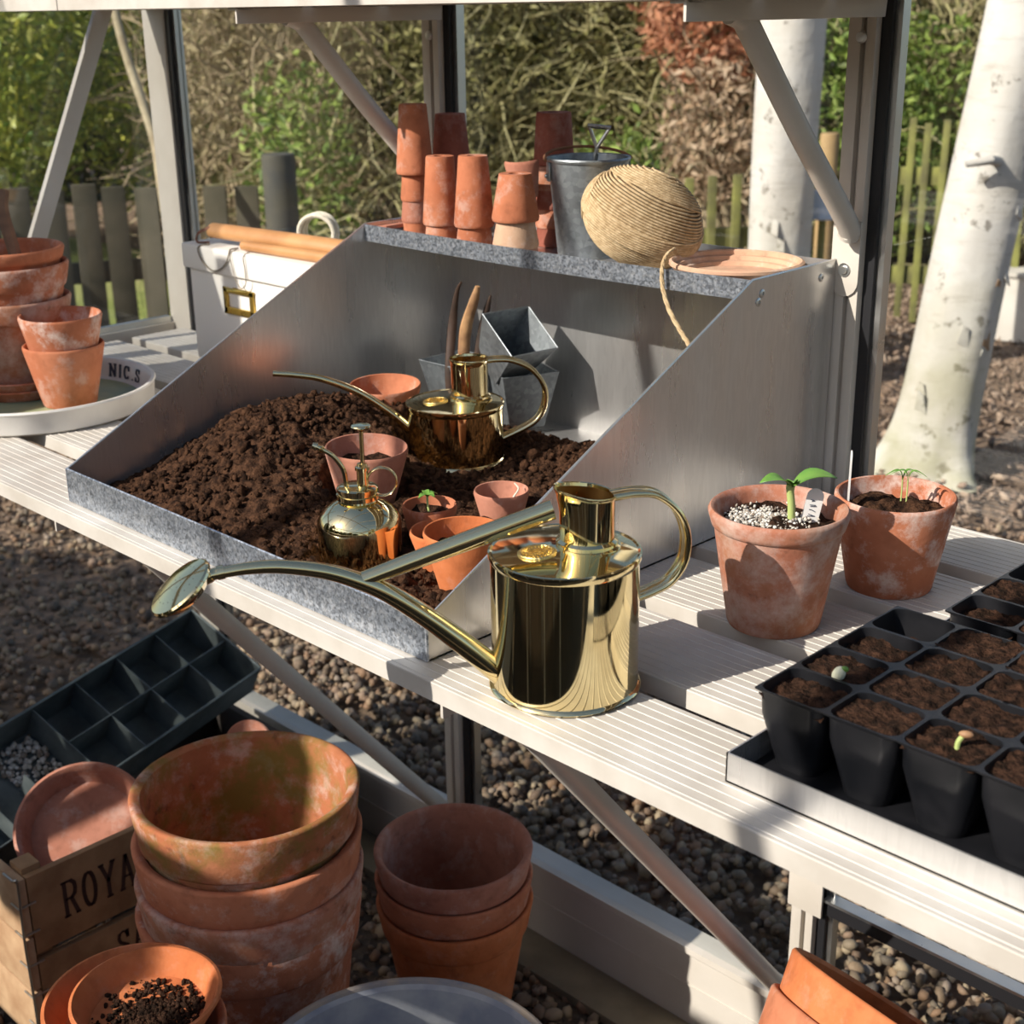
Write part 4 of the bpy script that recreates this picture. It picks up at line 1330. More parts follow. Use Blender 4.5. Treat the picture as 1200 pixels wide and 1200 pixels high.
for o in [cell0] + soils:
    bpy.data.objects.remove(o)
b = MB().sphere((0, 0, 0.005), 0.0056, (0.85, 0.8, 1.25), 14, 10)
sdl = b.build('bean_seed', M['bean'])
place(sdl, (-0.4795, 0.8120, 0.9215), (0.3, 0.35, 0.6))
tag(sdl, 'pale bean seed pushing up in the front-left part of the seed tray', 'seedling')
lfm = MB().sphere((0.002, 0, 0.0115), 0.0024, (1.2, 0.8, 1.0), 10, 8).build('shoot', M['leaf_new'], sdl)
s2 = thing('seedling', 'tiny orange-tipped sprout in the third cell of the front row', 'seedling', (-0.3665, 0.7790, 0.9180), (0, 0, 0.4))
MB().tube(smooth_path([(0, 0, 0), (0.0005, 0, 0.008), (0.003, 0, 0.013)], 4), 0.0018, 8).build('stem', M['stem'], s2)
MB().sphere((0.005, 0, 0.0145), 0.0038, (1.3, 0.7, 0.7), 12, 8).build('seed_case', M['pod_tan'], s2)

# ================================================================== LEFT END OF THE BENCH
def strokes(b, glyph, x, y, w, h, th, mapf, depth=0.0006):
    """slab-serif letters from straight strokes and arcs; mapf turns (u, v) into a point and a normal"""
    segs = []
    L, Rr, T_, B0 = 0.08, 0.92, 1.0, 0.0
    if glyph == 'R':
        segs = [[(.2, 0), (.2, 1)], [(.2, 1), (.62, 1), (.82, .9), (.85, .74), (.78, .58), (.6, .5), (.2, .5)], [(.55, .5), (.88, 0)], [(.05, 0), (.36, 0)], [(.05, 1), (.3, 1)], [(.78, 0), (.98, 0)]]
    elif glyph == 'O':
        segs = [[(.5 + .36 * math.cos(a), .5 + .5 * math.sin(a)) for a in np.linspace(0, 2 * PI, 21)]]
    elif glyph == 'Y':
        segs = [[(.12, 1), (.5, .48)], [(.88, 1), (.5, .48)], [(.5, .48), (.5, 0)], [(0, 1), (.26, 1)], [(.74, 1), (1, 1)], [(.34, 0), (.66, 0)]]
    elif glyph == 'A':
        segs = [[(.12, 0), (.5, 1)], [(.88, 0), (.5, 1)], [(.28, .36), (.72, .36)], [(0, 0), (.26, 0)], [(.74, 0), (1, 0)]]
    elif glyph == 'L':
        segs = [[(.25, 1), (.25, 0)], [(.08, 1), (.44, 1)], [(.08, 0), (.88, 0), (.88, .22)]]
    elif glyph == 'S':
        segs = [[(.84, .8), (.74, .95), (.5, 1), (.24, .93), (.16, .76), (.26, .6), (.5, .5), (.76, .4), (.85, .24), (.76, .07), (.5, 0), (.24, .05), (.14, .22)], [(.84, .72), (.84, 1)], [(.14, .28), (.14, 0)]]
    elif glyph == 'N':
        segs = [[(.2, 0), (.2, 1)], [(.2, 1), (.8, 0)], [(.8, 0), (.8, 1)], [(.05, 1), (.25, 1)], [(.05, 0), (.34, 0)], [(.66, 1), (.95, 1)]]
    elif glyph == 'I':
        segs = [[(.5, 0), (.5, 1)], [(.3, 0), (.7, 0)], [(.3, 1), (.7, 1)]]
    elif glyph == 'C':
        segs = [[(.5 + .36 * math.cos(a), .5 + .5 * math.sin(a)) for a in np.linspace(0.75, 2 * PI - 0.75, 17)], [(.78, .66), (.78, 1)]]
    elif glyph == '.':
        segs = [[(.4, 0.03), (.6, 0.03)]]
    for sgm in segs:
        for (a, c) in zip(sgm[:-1], sgm[1:]):
            p, q = np.array(a), np.array(c)
            d = (q - p) * np.array([w, h])
            ln = np.hypot(*d)
            if ln < 1e-9:
                continue
            d /= ln
            nrm = np.array([-d[1], d[0]]) * th / 2 * (0.6 if abs(d[0]) > 0.8 else 1.0)
            ex = d * th * 0.18
            P_ = [p * (w, h) - nrm - ex, q * (w, h) - nrm + ex, q * (w, h) + nrm + ex, p * (w, h) + nrm - ex]
            lo, hi = [], []
            for v in P_:
                pt, nv = mapf(x + v[0], y + v[1])
                lo.append(tuple(pt))
                hi.append(tuple(Vector(pt) + Vector(nv) * depth))
            b.add(lo + hi, [(0, 1, 2, 3), (7, 6, 5, 4), (0, 4, 5, 1), (1, 5, 6, 2), (2, 6, 7, 3), (3, 7, 4, 0)])

et = thing('enamel_tray', 'round white enamelled tray with worn lettering at the left end of the bench', 'tray', (-1.838, 0.887, ZB))
RT = 0.166
MB().lathe([(0, 0.0), (RT - 0.008, 0.0), (RT - 0.004, 0.003), (RT - 0.002, 0.028), (RT, 0.031), (RT - 0.0015, 0.0335), (RT - 0.006, 0.033), (RT - 0.0105, 0.028), (RT - 0.014, 0.006), (RT - 0.019, 0.004), (0, 0.004)], 96).build('dish', M['white'], et)
MB().lathe([(0, 0.0042), (RT - 0.024, 0.0042), (RT - 0.024, 0.0048), (0, 0.0050)], 64).build('printed_base', M['green_print'], et)
b = MB()
def on_wall(u, v):
    a = u / (RT - 0.012)
    r = RT - 0.0146 + 0.0035 * (v + 0.002) / 0.022
    return (r * math.cos(a), r * math.sin(a), 0.008 + v), (-math.cos(a), -math.sin(a), 0.0)
u = 0.0
for ch in 'NIC.S':
    wd = 0.008 if ch in 'I.' else 0.016
    # seen from inside the rim the text runs clockwise
    strokes(b, ch, 0, 0, wd, 0.018, 0.0035, lambda uu, vv, u=u: on_wall(0.295 - (u + uu), vv))
    u += wd + 0.0035
b.build('lettering', M['ink'], et)

pot('flower_pot', 'clay pot standing in the enamel tray, carrying a limey pot', M['clay'], 0.0560, 0.0375, 0.086, (-1.798, 0.916, 0.8655), (0, 0, 0.4), 0.0045)
pot('flower_pot', 'white-stained clay pot nested in another in the enamel tray', M['clay_white'], 0.0568, 0.0382, 0.086, (-1.796, 0.915, 0.9075), (0.01, 0.0, 1.4), 0.0045)
for k, lab in enumerate(('lower of two clay saucers under the tall pot stack in the enamel tray', 'upper of two clay saucers under the tall pot stack in the enamel tray')):
    o = MB().lathe([(0, 0), (0.066, 0), (0.076, 0.014), (0.0735, 0.0155), (0.064, 0.004), (0, 0.004)], 56).build('clay_saucer', M['clay'], angle=40)
    place(o, (-1.912 + 0.003 * k, 0.902, 0.8655 + 0.0125 * k))
    tag(o, lab, 'saucer', 'clay saucers in the enamel tray')
pot('flower_pot', 'sooty clay pot at the bottom of the tall stack in the enamel tray', M['clay_old'], 0.0845, 0.058, 0.122, (-1.912, 0.902, 0.884), (0, 0, 0.5), 0.006, 0.030, 0.004)
pot('flower_pot', 'clay pot with a chalky white rim, middle of the stack in the enamel tray', M['clay_white'], 0.0860, 0.060, 0.124, (-1.912, 0.902, 0.930), (0, 0, 1.6), 0.006, 0.034, 0.004)
pot('flower_pot', 'clay pot holding dry sticks, top of the stack in the enamel tray', M['clay'], 0.0835, 0.058, 0.118, (-1.914, 0.902, 0.958), (0, 0, 2.6), 0.006, 0.018, 0.004)
for k, (pts, r, lab) in enumerate((([(-1.905, 0.900, 1.00), (-1.925, 0.890, 1.07), (-1.955, 0.885, 1.19)], 0.0065, 'straight brown stick standing in the topmost pot of the left stack'),
                                   ([(-1.895, 0.915, 1.00), (-1.905, 0.915, 1.06), (-1.925, 0.915, 1.12), (-1.935, 0.925, 1.15)], 0.010, 'flaky broad grey-brown stick in the topmost pot of the left stack'),
                                   ([(-1.90, 0.895, 1.00), (-1.935, 0.88, 1.08), (-1.975, 0.86, 1.17)], 0.005, 'thin leaning stick in the topmost pot of the left stack'))):
    Pp = smooth_path(pts, 5)
    o = MB().tube(Pp, [r * (1.05 - 0.3 * i / len(Pp)) for i in range(len(Pp))], 7).build('dry_stick', M['stick'])
    tag(o, lab, 'stick', 'dry sticks in the left pot stack')

# ---- white tin box with lid
bx = thing('storage_box', 'white lidded storage box with a brass label holder behind the potting tray', 'box', (-1.925, 1.206, ZB))
BW, BD = 0.470, 0.112
MB().box((0.003, 0.003, 0), (BW - 0.003, BD - 0.003, 0.16)).build('body', M['white_box'], bx, 0.003)
MB().box((-0.006, -0.004, 0.145), (BW + 0.004, BD, 0.184)).build('lid', M['white_box'], bx, 0.004)
f = MB()
fx0, fx1, fz0, fz1 = 0.098, 0.176, 0.086, 0.126
for (a, c) in (((fx0, fz0), (fx1, fz0 + 0.010)), ((fx0, fz1 - 0.008), (fx1, fz1)), ((fx0, fz0), (fx0 + 0.009, fz1)), ((fx1 - 0.011, fz0), (fx1, fz1))):
    f.box((a[0], -0.001, a[1]), (c[0], 0.004, c[1]))
f.build('label_holder', M['ochre'], bx, 0.0012)
# ---- things lying on the box
TB = ZB + 0.184
hd = thing('tool_handle', 'round tan wooden tool handle with a leather thong lying on the white box', 'tool handle', (0, 0, 0))
MB().tube([(-1.885, 1.232, TB + 0.020), (-1.70, 1.240, TB + 0.021), (-1.475, 1.250, TB + 0.022)], [0.0125, 0.0135, 0.0135], 16, 0.010).build('handle', M['bamboo'], hd, 0.001)
MB().tube(smooth_path([(-1.880, 1.226, TB + 0.026), (-1.898, 1.215, TB + 0.016), (-1.905, 1.216, TB + 0.002), (-1.880, 1.220, TB + 0.003)], 5), 0.0035, 8, 0.0015).build('thong', M['leather'], hd)
o = MB().tube([(-1.78, 1.216, TB + 0.0085), (-1.62, 1.226, TB + 0.0085), (-1.47, 1.232, TB + 0.0085)], [0.0070, 0.0085, 0.0085], 16).build('wooden_dibber', M['bamboo'])
tag(o, 'thinner wooden dibber lying in front of the thick handle on the white box', 'dibber')
sl = thing('string_loops', 'thin grey string hanging in loops over the front of the white box', 'string', (0, 0, 0))
MB().tube(smooth_path([(-1.868, 1.215, TB + 0.002), (-1.8786, 1.2005, TB - 0.002), (-1.874, 1.1995, 1.026), (-1.858, 1.1995, 1.014), (-1.8417, 1.1995, 1.0095), (-1.822, 1.1995, 1.014), (-1.804, 1.1995, 1.026), (-1.797, 1.1995, 1.037), (-1.797, 1.204, TB + 0.002), (-1.80, 1.22, TB + 0.002)], 5), 0.0013, 6).build('loop', M['string'], sl)
MB().tube(smooth_path([(-1.793, 1.212, TB + 0.002), (-1.792, 1.1995, TB - 0.004), (-1.789, 1.1995, 1.020), (-1.780, 1.1995, 0.998), (-1.768, 1.1995, 0.991), (-1.757, 1.1995, 1.000), (-1.756, 1.1995, 1.020), (-1.758, 1.1995, TB - 0.004), (-1.758, 1.212, TB + 0.002)], 5), 0.0009, 6).build('loop', M['string'], sl)
rp = thing('rope_coil', 'small coil of pale rope behind the tool handle on the white box', 'rope', (-1.682, 1.285, TB + 0.030), (PI / 2, 0, 0.5))
for k in range(4):
    P = [((0.026 + 0.002 * (k % 2)) * math.cos(a), 0.026 * math.sin(a), (k - 1.5) * 0.0065) for a in np.linspace(0, 2 * PI, 30)]
    MB().tube(P, 0.0036, 8, caps=False).build('turn', M['rope'], rp)

# ================================================================== ON THE FLOOR UNDER THE BENCH
for k, (lab, mt) in enumerate((('lowest of the four big nested pots, its pale limey body showing', 'clay_white'), ('third of the four big nested pots, counted from the top', 'clay_old'),
                               ('second of the four big nested pots, counted from the top', 'clay'), ('topmost of the four big nested pots, mossy and stained inside', 'clay_moss'))):
    pot('large_flower_pot', lab, M[mt], 0.140 if k < 3 else 0.1385, 0.092, 0.345, (-1.280 + 0.003 * (k % 2), 0.811, (0.001, 0.048, 0.096, 0.158)[k]), (0.0, 0.010 * (k - 1), 0.7 * k), 0.009, 0.058, 0.007, 'big nested clay pots', 72)
for k, (lab, mt) in enumerate((('lowest of the three nested pots beside the sill', 'clay_bright'), ('middle one of the three nested pots beside the sill', 'clay'),
                               ('topmost of the three nested pots beside the sill, soil inside', 'clay_pink'))):
    pot('large_flower_pot', lab, M[mt], 0.1105, 0.072, 0.212, (-1.236, 1.113, 0.001 + 0.041 * k), (0.0, 0.0, 0.9 * k), 0.007, 0.042, 0.005, 'nested clay pots beside the sill', 64,
        soil=0.075 if k == 2 else None)

# ---- stack with two saucers, front left
pot('flower_pot', 'clay pot carrying the two saucers in the bottom left corner', M['clay'], 0.086, 0.064, 0.372, (-1.137, 0.575, 0.001), (0, 0, 0.2), 0.007, 0.045, 0.004)
for k, (dx, dy, z, R) in enumerate(((-0.010, -0.006, 0.3745, 0.0920), (0.004, 0.004, 0.3815, 0.0790))):
    prof = [(0, 0), (R * 0.78, 0), (R * 0.985, 0.027), (R, 0.029), (R * 0.995, 0.0325), (R * 0.955, 0.0335), (R * 0.93, 0.030), (R * 0.76, 0.0065), (0, 0.006)]
    e = thing('clay_saucer', ('larger clay saucer underneath the one with crumbs, bottom left corner', 'clay saucer holding dark soil crumbs, bottom left corner')[k], 'saucer', (-1.137 + dx, 0.575 + dy, z))
    MB().lathe(prof, 64).build('dish', M['clay_bright'], e, angle=45)
    if k == 1:
        rq = np.random.default_rng(9)
        q = rq.normal(size=(1100, 2)) * 0.028 + np.array([0.010, 0.0])
        q = q[(np.hypot(q[:, 0], q[:, 1]) < 0.058)]
        stuff(scatter('soil_crumbs', np.c_[q, np.full(len(q), 0.0075)], 0.0024, M['soil'], rq, e, (1, 1, .7), jitter=0.2, spread=0.7))

# ---- wooden crate with branded lettering
CX, CY, CH, CL, CW = -1.606, 0.664, 0.286, 0.300, 0.197
cr = thing('wooden_crate', 'old pine crate with ROYAL stencilled on its side, wire-bound at the corner', 'crate', (CX, CY, 0.0), (0, 0, 0))
def board(a, c, nm, m, rot=0.0):
    return MB().box(a, c).build(nm, m, cr, 0.0015)
for (z0, z1) in ((0.163, CH), (0.030, 0.151)):
    board((-0.011, 0.004, z0), (0.0, CL, z1), 'board', M['wood'])
    if z1 < 0.2:
        board((-CW, 0.004, z0 + 0.002), (-CW + 0.011, CL, z1 - 0.003), 'board', M['wood'])
for (z0, z1) in ((0.196, CH + 0.001), (0.108, 0.192), (0.012, 0.104)):
    board((-CW, -0.011, z0), (0.001, 0.002, z1), 'board', M['wood_lit'])
    board((-CW if z1 < 0.2 else -0.06, CL, z0), (0.0, CL + 0.012, z1), 'board', M['wood'])
for (x, y) in ((-0.045, 0.004), (-CW + 0.012, 0.004), (-0.045, CL - 0.03), (-CW + 0.012, CL - 0.03)):
    board((x, y, 0.006), (x + 0.033, y + 0.028, CH + 0.008 if x > -0.1 else 0.15), 'corner_post', M['wood'])
for k in range(3):
    board((-CW + 0.003 + k * 0.065, 0.0, 0.004), (-CW + 0.064 + k * 0.065, CL, 0.012), 'board', M['wood'])
wv = MB()
for (x, y) in ((0.0, -0.012),):
    wv.tube(smooth_path([(x - 0.03, y - 0.001, CH + 0.002), (x - 0.004, y - 0.001, CH + 0.0025), (x + 0.002, y + 0.003, CH - 0.004), (x + 0.003, y + 0.0, 0.20), (x + 0.002, y + 0.001, 0.1), (x + 0.003, y, 0.02)], 5), 0.0019, 8)
for z in (0.245, 0.20, 0.150, 0.10, 0.05):
    wv.tube([(-0.02, -0.0125, z), (0.002, -0.0125, z), (0.002, 0.012, z + 0.001)], 0.0016, 6)
wv.build('binding_wire', M['wire'], cr)
b = MB()
for i, ch in enumerate('ROYAL'):
    strokes(b, ch, 0.050 + 0.0295 * i, 0.199, 0.0245, 0.054, 0.0058, lambda u, v: ((0.0003, u, v), (1, 0, 0)), 0.0004)
b.build('lettering', M['ink_brown'], cr)
b = MB()
for i, ch in enumerate('SA'):
    strokes(b, ch, 0.122 + 0.026 * i, 0.090, 0.021, 0.042, 0.005, lambda u, v: ((0.0003, u, v), (1, 0, 0)), 0.0004)
b.build('lettering', M['ink_brown'], cr)
for k, (c, nv_, R, lab) in enumerate((((-1.712, 0.812, 0.243), (0.50, -0.34, 0.78), 0.098, 'clay saucer leaning in the crate, upper one'), ((-1.704, 0.815, 0.170), (0.22, -0.12, 0.95), 0.080, 'clay saucer lower down inside the crate'))):
    o = MB().lathe([(0, 0), (R * 0.80, 0), (R * 0.97, 0.026), (R, 0.030), (R * 0.995, 0.036), (R * 0.95, 0.038), (R * 0.90, 0.034), (R * 0.88, 0.029), (R * 0.78, 0.008), (0, 0.007)], 72).build('clay_saucer', M['clay_pink'], angle=40)
    o.matrix_world = Matrix.Translation(c) @ frame_from(nv_)
    tag(o, lab, 'saucer')

# ---- zinc compartment tray propped at an angle
d1 = Vector((-0.2171, 0.9722, 0.0873)).normalized()
d2 = Vector((-0.8541, -0.2047, 0.4782))
d2 = (d2 - d1 * d2.dot(d1)).normalized()
n_ = d1.cross(d2)
if n_.z < 0:
    n_ = -n_
LB, WB, HB = 0.68, 0.173, 0.066
A = Vector((-2.062, 1.235, 0.361))
org = A - n_ * HB - d1 * LB - d2 * WB        # near, lower corner of the bottom
ct = bpy.data.objects.new('compartment_tray', None)
COL.objects.link(ct)
xx, yy, zz = d1, d2, n_
if xx.cross(yy).dot(zz) < 0:
    org = org + d2 * WB
    yy = -yy
ct.matrix_world = Matrix(((xx.x, yy.x, zz.x, org.x), (xx.y, yy.y, zz.y, org.y), (xx.z, yy.z, zz.z, org.z), (0, 0, 0, 1)))
tag(ct, 'long dark zinc compartment tray propped up behind the crate', 'tray')
tt = 0.0018
MB().box((0, 0, 0), (LB, WB, tt)).build('base', M['zinc_blue'], ct)
for (a, c) in (((0, 0, 0), (LB, tt, HB)), ((0, WB - tt, 0), (LB, WB, HB)), ((0, 0, 0), (tt, WB, HB)), ((LB - tt, 0, 0), (LB, WB, HB))):
    MB().box(a, c).build('side_wall', M['zinc_blue'], ct)
rm = MB()
cs = [(0, 0, HB), (LB, 0, HB), (LB, WB, HB), (0, WB, HB)]
for k in range(4):
    rm.tube([cs[k], cs[(k + 1) % 4]], 0.0022, 6)
rm.build('rolled_rim', M['zinc_blue'], ct)
nearer = yy.dot(Vector((0.7, -0.7, 0.0)))
MB().box((LB - 0.3665, WB / 2 - 0.001, tt), (LB, WB / 2 + 0.001, HB - 0.004)).build('divider', M['zinc_blue'], ct)
for x in (0.092, 0.184, 0.2755, 0.3665):
    MB().box((LB - x - 0.001, tt, tt), (LB - x + 0.001, WB - tt, HB - 0.006)).build('divider', M['zinc_blue'], ct)
for x, y0, y1 in ((0.457, 0, 0.5), (0.53, 0.0, 0.5), (0.595, 0, 1.0)):
    if yy.z > 0:
        pass
    MB().box((LB - x - 0.001, WB * y0 + tt, tt), (LB - x + 0.001, WB * y1 - tt, HB - 0.012)).build('divider', M['zinc_blue'], ct)
rq = np.random.default_rng(19)
q = np.c_[rq.uniform(LB - 0.455, LB - 0.372, 300), rq.uniform(0.01, WB - 0.01, 300), np.full(300, 0.006)]
stuff(scatter('grit', q, 0.004, M['perlite'], rq, ct))
dk = simple('dark_stained_box_wood', (0.035, 0.028, 0.024), 0.8, 0, (0.06, 0.045, 0.035), 12, 50, 0.3)
wb = thing('wooden_box', 'dark stained wooden box beneath the compartment tray by the sill', 'box', (-2.05, 1.03, 0))
for (a, c, nm) in (((0, 0, 0), (0.42, 0.014, 0.19), 'board'), ((0, 0.211, 0), (0.42, 0.225, 0.19), 'board'), ((0, 0.014, 0), (0.014, 0.211, 0.19), 'board'), ((0.406, 0.014, 0), (0.42, 0.211, 0.19), 'board'), ((0.014, 0.014, 0.0), (0.406, 0.211, 0.012), 'base')):
    MB().box(a, c).build(nm, dk, wb, 0.002)
# holed clay disc standing behind the big pots
Mr = frame_from((0.55, -0.55, 0.45))
o = MB().lathe([(0.008, 0), (0.034, 0), (0.036, 0.002), (0.036, 0.008), (0.034, 0.010), (0.008, 0.010), (0.008, 0)], 40, Mr).build('clay_disc', M['clay_pink'])
o.location = (-1.600, 1.034, 0.345)
tag(o, 'small clay disc with a hole, peeping over the big mossy pot', 'clay disc')

# ---- pale tub at the bottom edge
tb = MB().lathe([(0, 0.0), (0.140, 0.0), (0.160, 0.15), (0.170, 0.285), (0.1745, 0.290), (0.1745, 0.300), (0.168, 0.302), (0.163, 0.296), (0.155, 0.16), (0.136, 0.010), (0, 0.010)], 90, wob=0.002)
tb_o = thing('tub', 'round whitewashed grey-blue tub at the bottom edge of the picture', 'tub', (-0.930, 0.757, 0.001))
tb.build('body', M['stone_tub'], tb_o, angle=35)
P = [(0.1715 * math.cos(a), 0.1715 * math.sin(a), 0.3015) for a in np.linspace(0, 2 * PI, 80)]
MB().tube(P, 0.0045, 8, caps=False).build('rim', simple('worn_tan_rim', (0.33, 0.27, 0.21), 0.8, 0, (0.2, 0.2, 0.22), 30), tb_o)

# ---- tilted pots, bottom right
nv = Vector((0.12, 0.645, 0.755)).normalized()
RC = Vector((-0.558, 1.147, 0.366))
for k, (lab, mt) in enumerate((('tilted orange clay pot leaning at the lower right, uppermost', 'clay_bright'), ('clay pot nested under the tilted orange pot', 'clay'))):
    o = pot('large_flower_pot', lab, M[mt], 0.140, 0.092, 0.25, (0, 0, 0), (0, 0, 0), 0.008, 0.056, 0.006, seg=72)
    Mw = Matrix.Translation(RC - nv * (0.25 + 0.045 * k)) @ frame_from(nv)
    o.matrix_world = Mw
pot('flower_pot', 'clay pot standing left of the tilted pots, cut off by the bottom edge', M['clay'], 0.086, 0.058, 0.16, (-0.722, 1.020, 0.10), (0.0, 0.05, 0), 0.007, 0.036, 0.004)
pot('flower_pot', 'clay pot on the floor underneath the pot cut off by the bottom edge', M['clay_old'], 0.086, 0.058, 0.16, (-0.722, 1.020, 0.001), (0.0, 0.0, 0), 0.007, 0.036, 0.004)

# ================================================================== OUTSIDE
M['fence'] = simple('mossy_fence_wood', (0.26, 0.26, 0.07), 0.9, 0, (0.13, 0.12, 0.05), 6, 40, 0.4)
M['fence_dark'] = simple('shaded_fence_board', (0.10, 0.085, 0.055), 0.9, 0, (0.055, 0.05, 0.03), 5, 40, 0.4)  # shade on the boards' unlit faces is put into this dark tone
M['post_wood'] = simple('tan_fence_post', (0.42, 0.28, 0.13), 0.85, 0, (0.30, 0.2, 0.1), 10, 40, 0.3)

def fence(name, label, pts, h, step, wd, th, rails, m, top=0.0):
    e = thing(name, label, 'fence', (0, 0, 0))
    base = MB().box((-wd / 2, -th / 2, 0.02), (wd / 2, th / 2, h)).build('picket', m, e, 0.003)
    first = True
    rr = random.Random(5)
    for a, c in zip(pts[:-1], pts[1:]):
        a, c = Vector((*a, 0)), Vector((*c, 0))
        L = (c - a).length
        ang = math.atan2(c.y - a.y, c.x - a.x)
        n = int(L / step)
        for k in range(n):
            p = a.lerp(c, (k + 0.5) / n)
            o = base if first else base.copy()
            if not first:
                COL.objects.link(o)
            first = False
            o.location = (p.x, p.y, rr.uniform(-0.012, 0.012))
            o.rotation_euler = (0, rr.uniform(-.012, .012), ang + rr.uniform(-.05, .05))
        off = Vector((-math.sin(ang), math.cos(ang), 0)) * (th / 2 + 0.016)
        for z in rails:
            Mr = Matrix.Translation(a + off) @ Matrix.Rotation(ang, 4, 'Z')
            MB().box((-0.02, -0.016, z - 0.04), (L + 0.02, 0.016, z + 0.04), Mr).build('rail', m, e, 0.003)
    return e
fence('board_fence', 'dark wide-board fence seen through the left end glass', [(-4.9, 0.9), (-5.0, 1.7), (-5.02, 2.25), (-4.78, 2.78), (-4.38, 3.10)], 0.78, 0.116, 0.088, 0.018, (0.20, 0.46), M['fence_dark'])
fence('picket_fence', 'green mossy picket fence between the two birches and the bucket', [(-3.95, 3.90), (-3.16, 4.90)], 0.74, 0.086, 0.034, 0.02, (0.18, 0.50), M['fence'])
fence('picket_fence', 'green mossy picket fence behind the right birch trunk', [(-3.30, 5.68), (-1.70, 6.55)], 0.90, 0.068, 0.030, 0.02, (0.22, 0.66), M['fence'])
o = MB().lathe([(0, 0), (0.062, 0), (0.062, 0.90), (0.058, 0.915), (0, 0.918)], 20).build('fence_post', simple('tarred_post', (0.045, 0.047, 0.045), 0.8, 0, (0.075, 0.07, 0.05), 9, 40, 0.3))
place(o, (-4.30, 3.12, -0.02))
tag(o, 'thick dark round post at the right end of the board fence', 'post')
o = MB().lathe([(0, 0), (0.038, 0), (0.038, 0.915), (0.035, 0.925), (0, 0.928)], 18).build('fence_post', M['post_wood'])
place(o, (-3.107, 4.918, -0.02))
tag(o, 'sunlit tan round post where the picket fence ends', 'post')
o = MB().lathe([(0.0, 0.0), (0.055, 0.0), (0.060, 0.004), (0.058, 0.010), (0.042, 0.105), (0, 0.105)], 28).build('plastic_pot', simple('bluish_white_plastic', (0.55, 0.60, 0.68), 0.4))
place(o, (-2.93, 4.62, 0.62))
tag(o, 'small bluish white plastic pot upturned on a stake by the tan post', 'pot')
o = MB().lathe([(0, 0), (0.014, 0), (0.014, 0.66), (0, 0.662)], 10).build('stake', M['fence'])
place(o, (-2.93, 4.62, -0.02))
tag(o, 'mossy stake carrying the upturned plastic pot', 'stake')

wl = thing('planter_wall', 'low pale rendered planter wall right of the big birch', 'wall', (-2.86, 5.80, -0.03), (0, 0, 0.18))
wm = simple('pale_render', (0.62, 0.58, 0.52), 0.9, 0, (0.5, 0.46, 0.4), 5)
MB().box((0, 0, 0), (1.7, 0.16, 0.285)).build('wall_body', wm, wl, 0.006)
MB().box((-0.01, -0.012, 0.285), (1.71, 0.172, 0.305)).build('coping', wm, wl, 0.004)

# ---- birches
def birch_mat():
    m, nt, b = new_mat('birch_bark')
    v = coords(nt, True, (1, 1, 0.35))
    v2 = coords(nt, True, (1, 1, 6))
    v3 = coords(nt, True, (1, 1, 1))
    col = mixc(nt, noise_fac(nt, v3, 4, 0.35, 0.7), (0.60, 0.575, 0.54), (0.50, 0.46, 0.40))
    col = mixc(nt, noise_fac(nt, v2, 6, 0.54, 0.70, 8, 0.72), col, (0.30, 0.26, 0.21), 0.5)
    col = mixc(nt, noise_fac(nt, v3, 11, 0.60, 0.66, 7, 0.68), col, (0.13, 0.11, 0.085), 0.85)
    tc = nt.nodes.new('ShaderNodeTexCoord')
    sp = nt.nodes.new('ShaderNodeSeparateXYZ')
    nt.links.new(tc.outputs['Object'], sp.inputs[0])
    mr = nt.nodes.new('ShaderNodeMapRange')
    mr.inputs['From Min'].default_value = 0.75
    mr.inputs['From Max'].default_value = 0.0
    nt.links.new(sp.outputs[2], mr.inputs['Value'])
    nz = noise_fac(nt, v3, 7, 0.25, 0.62)
    mu = nn(nt, 'ShaderNodeMath', operation='MULTIPLY')
    nt.links.new(mr.outputs[0], mu.inputs[0])
    nt.links.new(nz, mu.inputs[1])
    col = mixc(nt, mu.outputs[0], col, (0.30, 0.29, 0.15), 0.8)
    nt.links.new(col, b.inputs['Base Color'])
    b.inputs['Roughness'].default_value = 0.8
    bump(nt, b, noise_fac(nt, v3, 14, 0.3, 0.8, 7), 0.35, 0.008)
    return m
M['birch'] = birch_mat()
M['birch_in'] = simple('inner_bark', (0.42, 0.26, 0.14), 0.9, 0, (0.2, 0.12, 0.07), 30)
def birch(label, x, y, r0, r1, lean, H, flare, seed):
    e = thing('birch_tree', label, 'tree', (x, y, -0.04))
    rr = np.random.RandomState(seed)
    ns, nz = 48, 60
    V, F = [], []
    for i in range(nz):
        s = i / (nz - 1)
        z = H * s ** 1.4
        f = math.exp(-z / 0.10)
        r = r0 + (r1 - r0) * s
        cx = lean[0] * z
        cy = lean[1] * z
        for k in range(ns):
            a = 2 * PI * k / ns
            root = max(0, math.cos(3 * a + seed)) ** 2
            q = r * (1 + 0.035 * math.sin(2 * a + z * 2 + seed) + 0.02 * math.sin(5 * a - z * 5)) + flare * f * (0.35 + 0.9 * root)
            V.append((cx + q * math.cos(a), cy + q * math.sin(a), z))
    for i in range(nz - 1):
        for k in range(ns):
            k2 = (k + 1) % ns
            F.append((i * ns + k, i * ns + k2, (i + 1) * ns + k2, (i + 1) * ns + k))
    MB().add(V, F).build('trunk', M['birch'], e, angle=80)
    return e
b1 = birch('nearest white birch trunk, to the right of the glazing post', -2.069, 3.956, 0.118, 0.118, (0.085, 0.085), 3.4, 0.085, 1)
Vs = Vector((0.33, -0.94, 0))
def on_trunk(z, a, r=0.12):
    return Vector((0.085 * z + r * math.cos(a), 0.085 * z + r * math.sin(a), z))
p = on_trunk(0.985, -0.95)
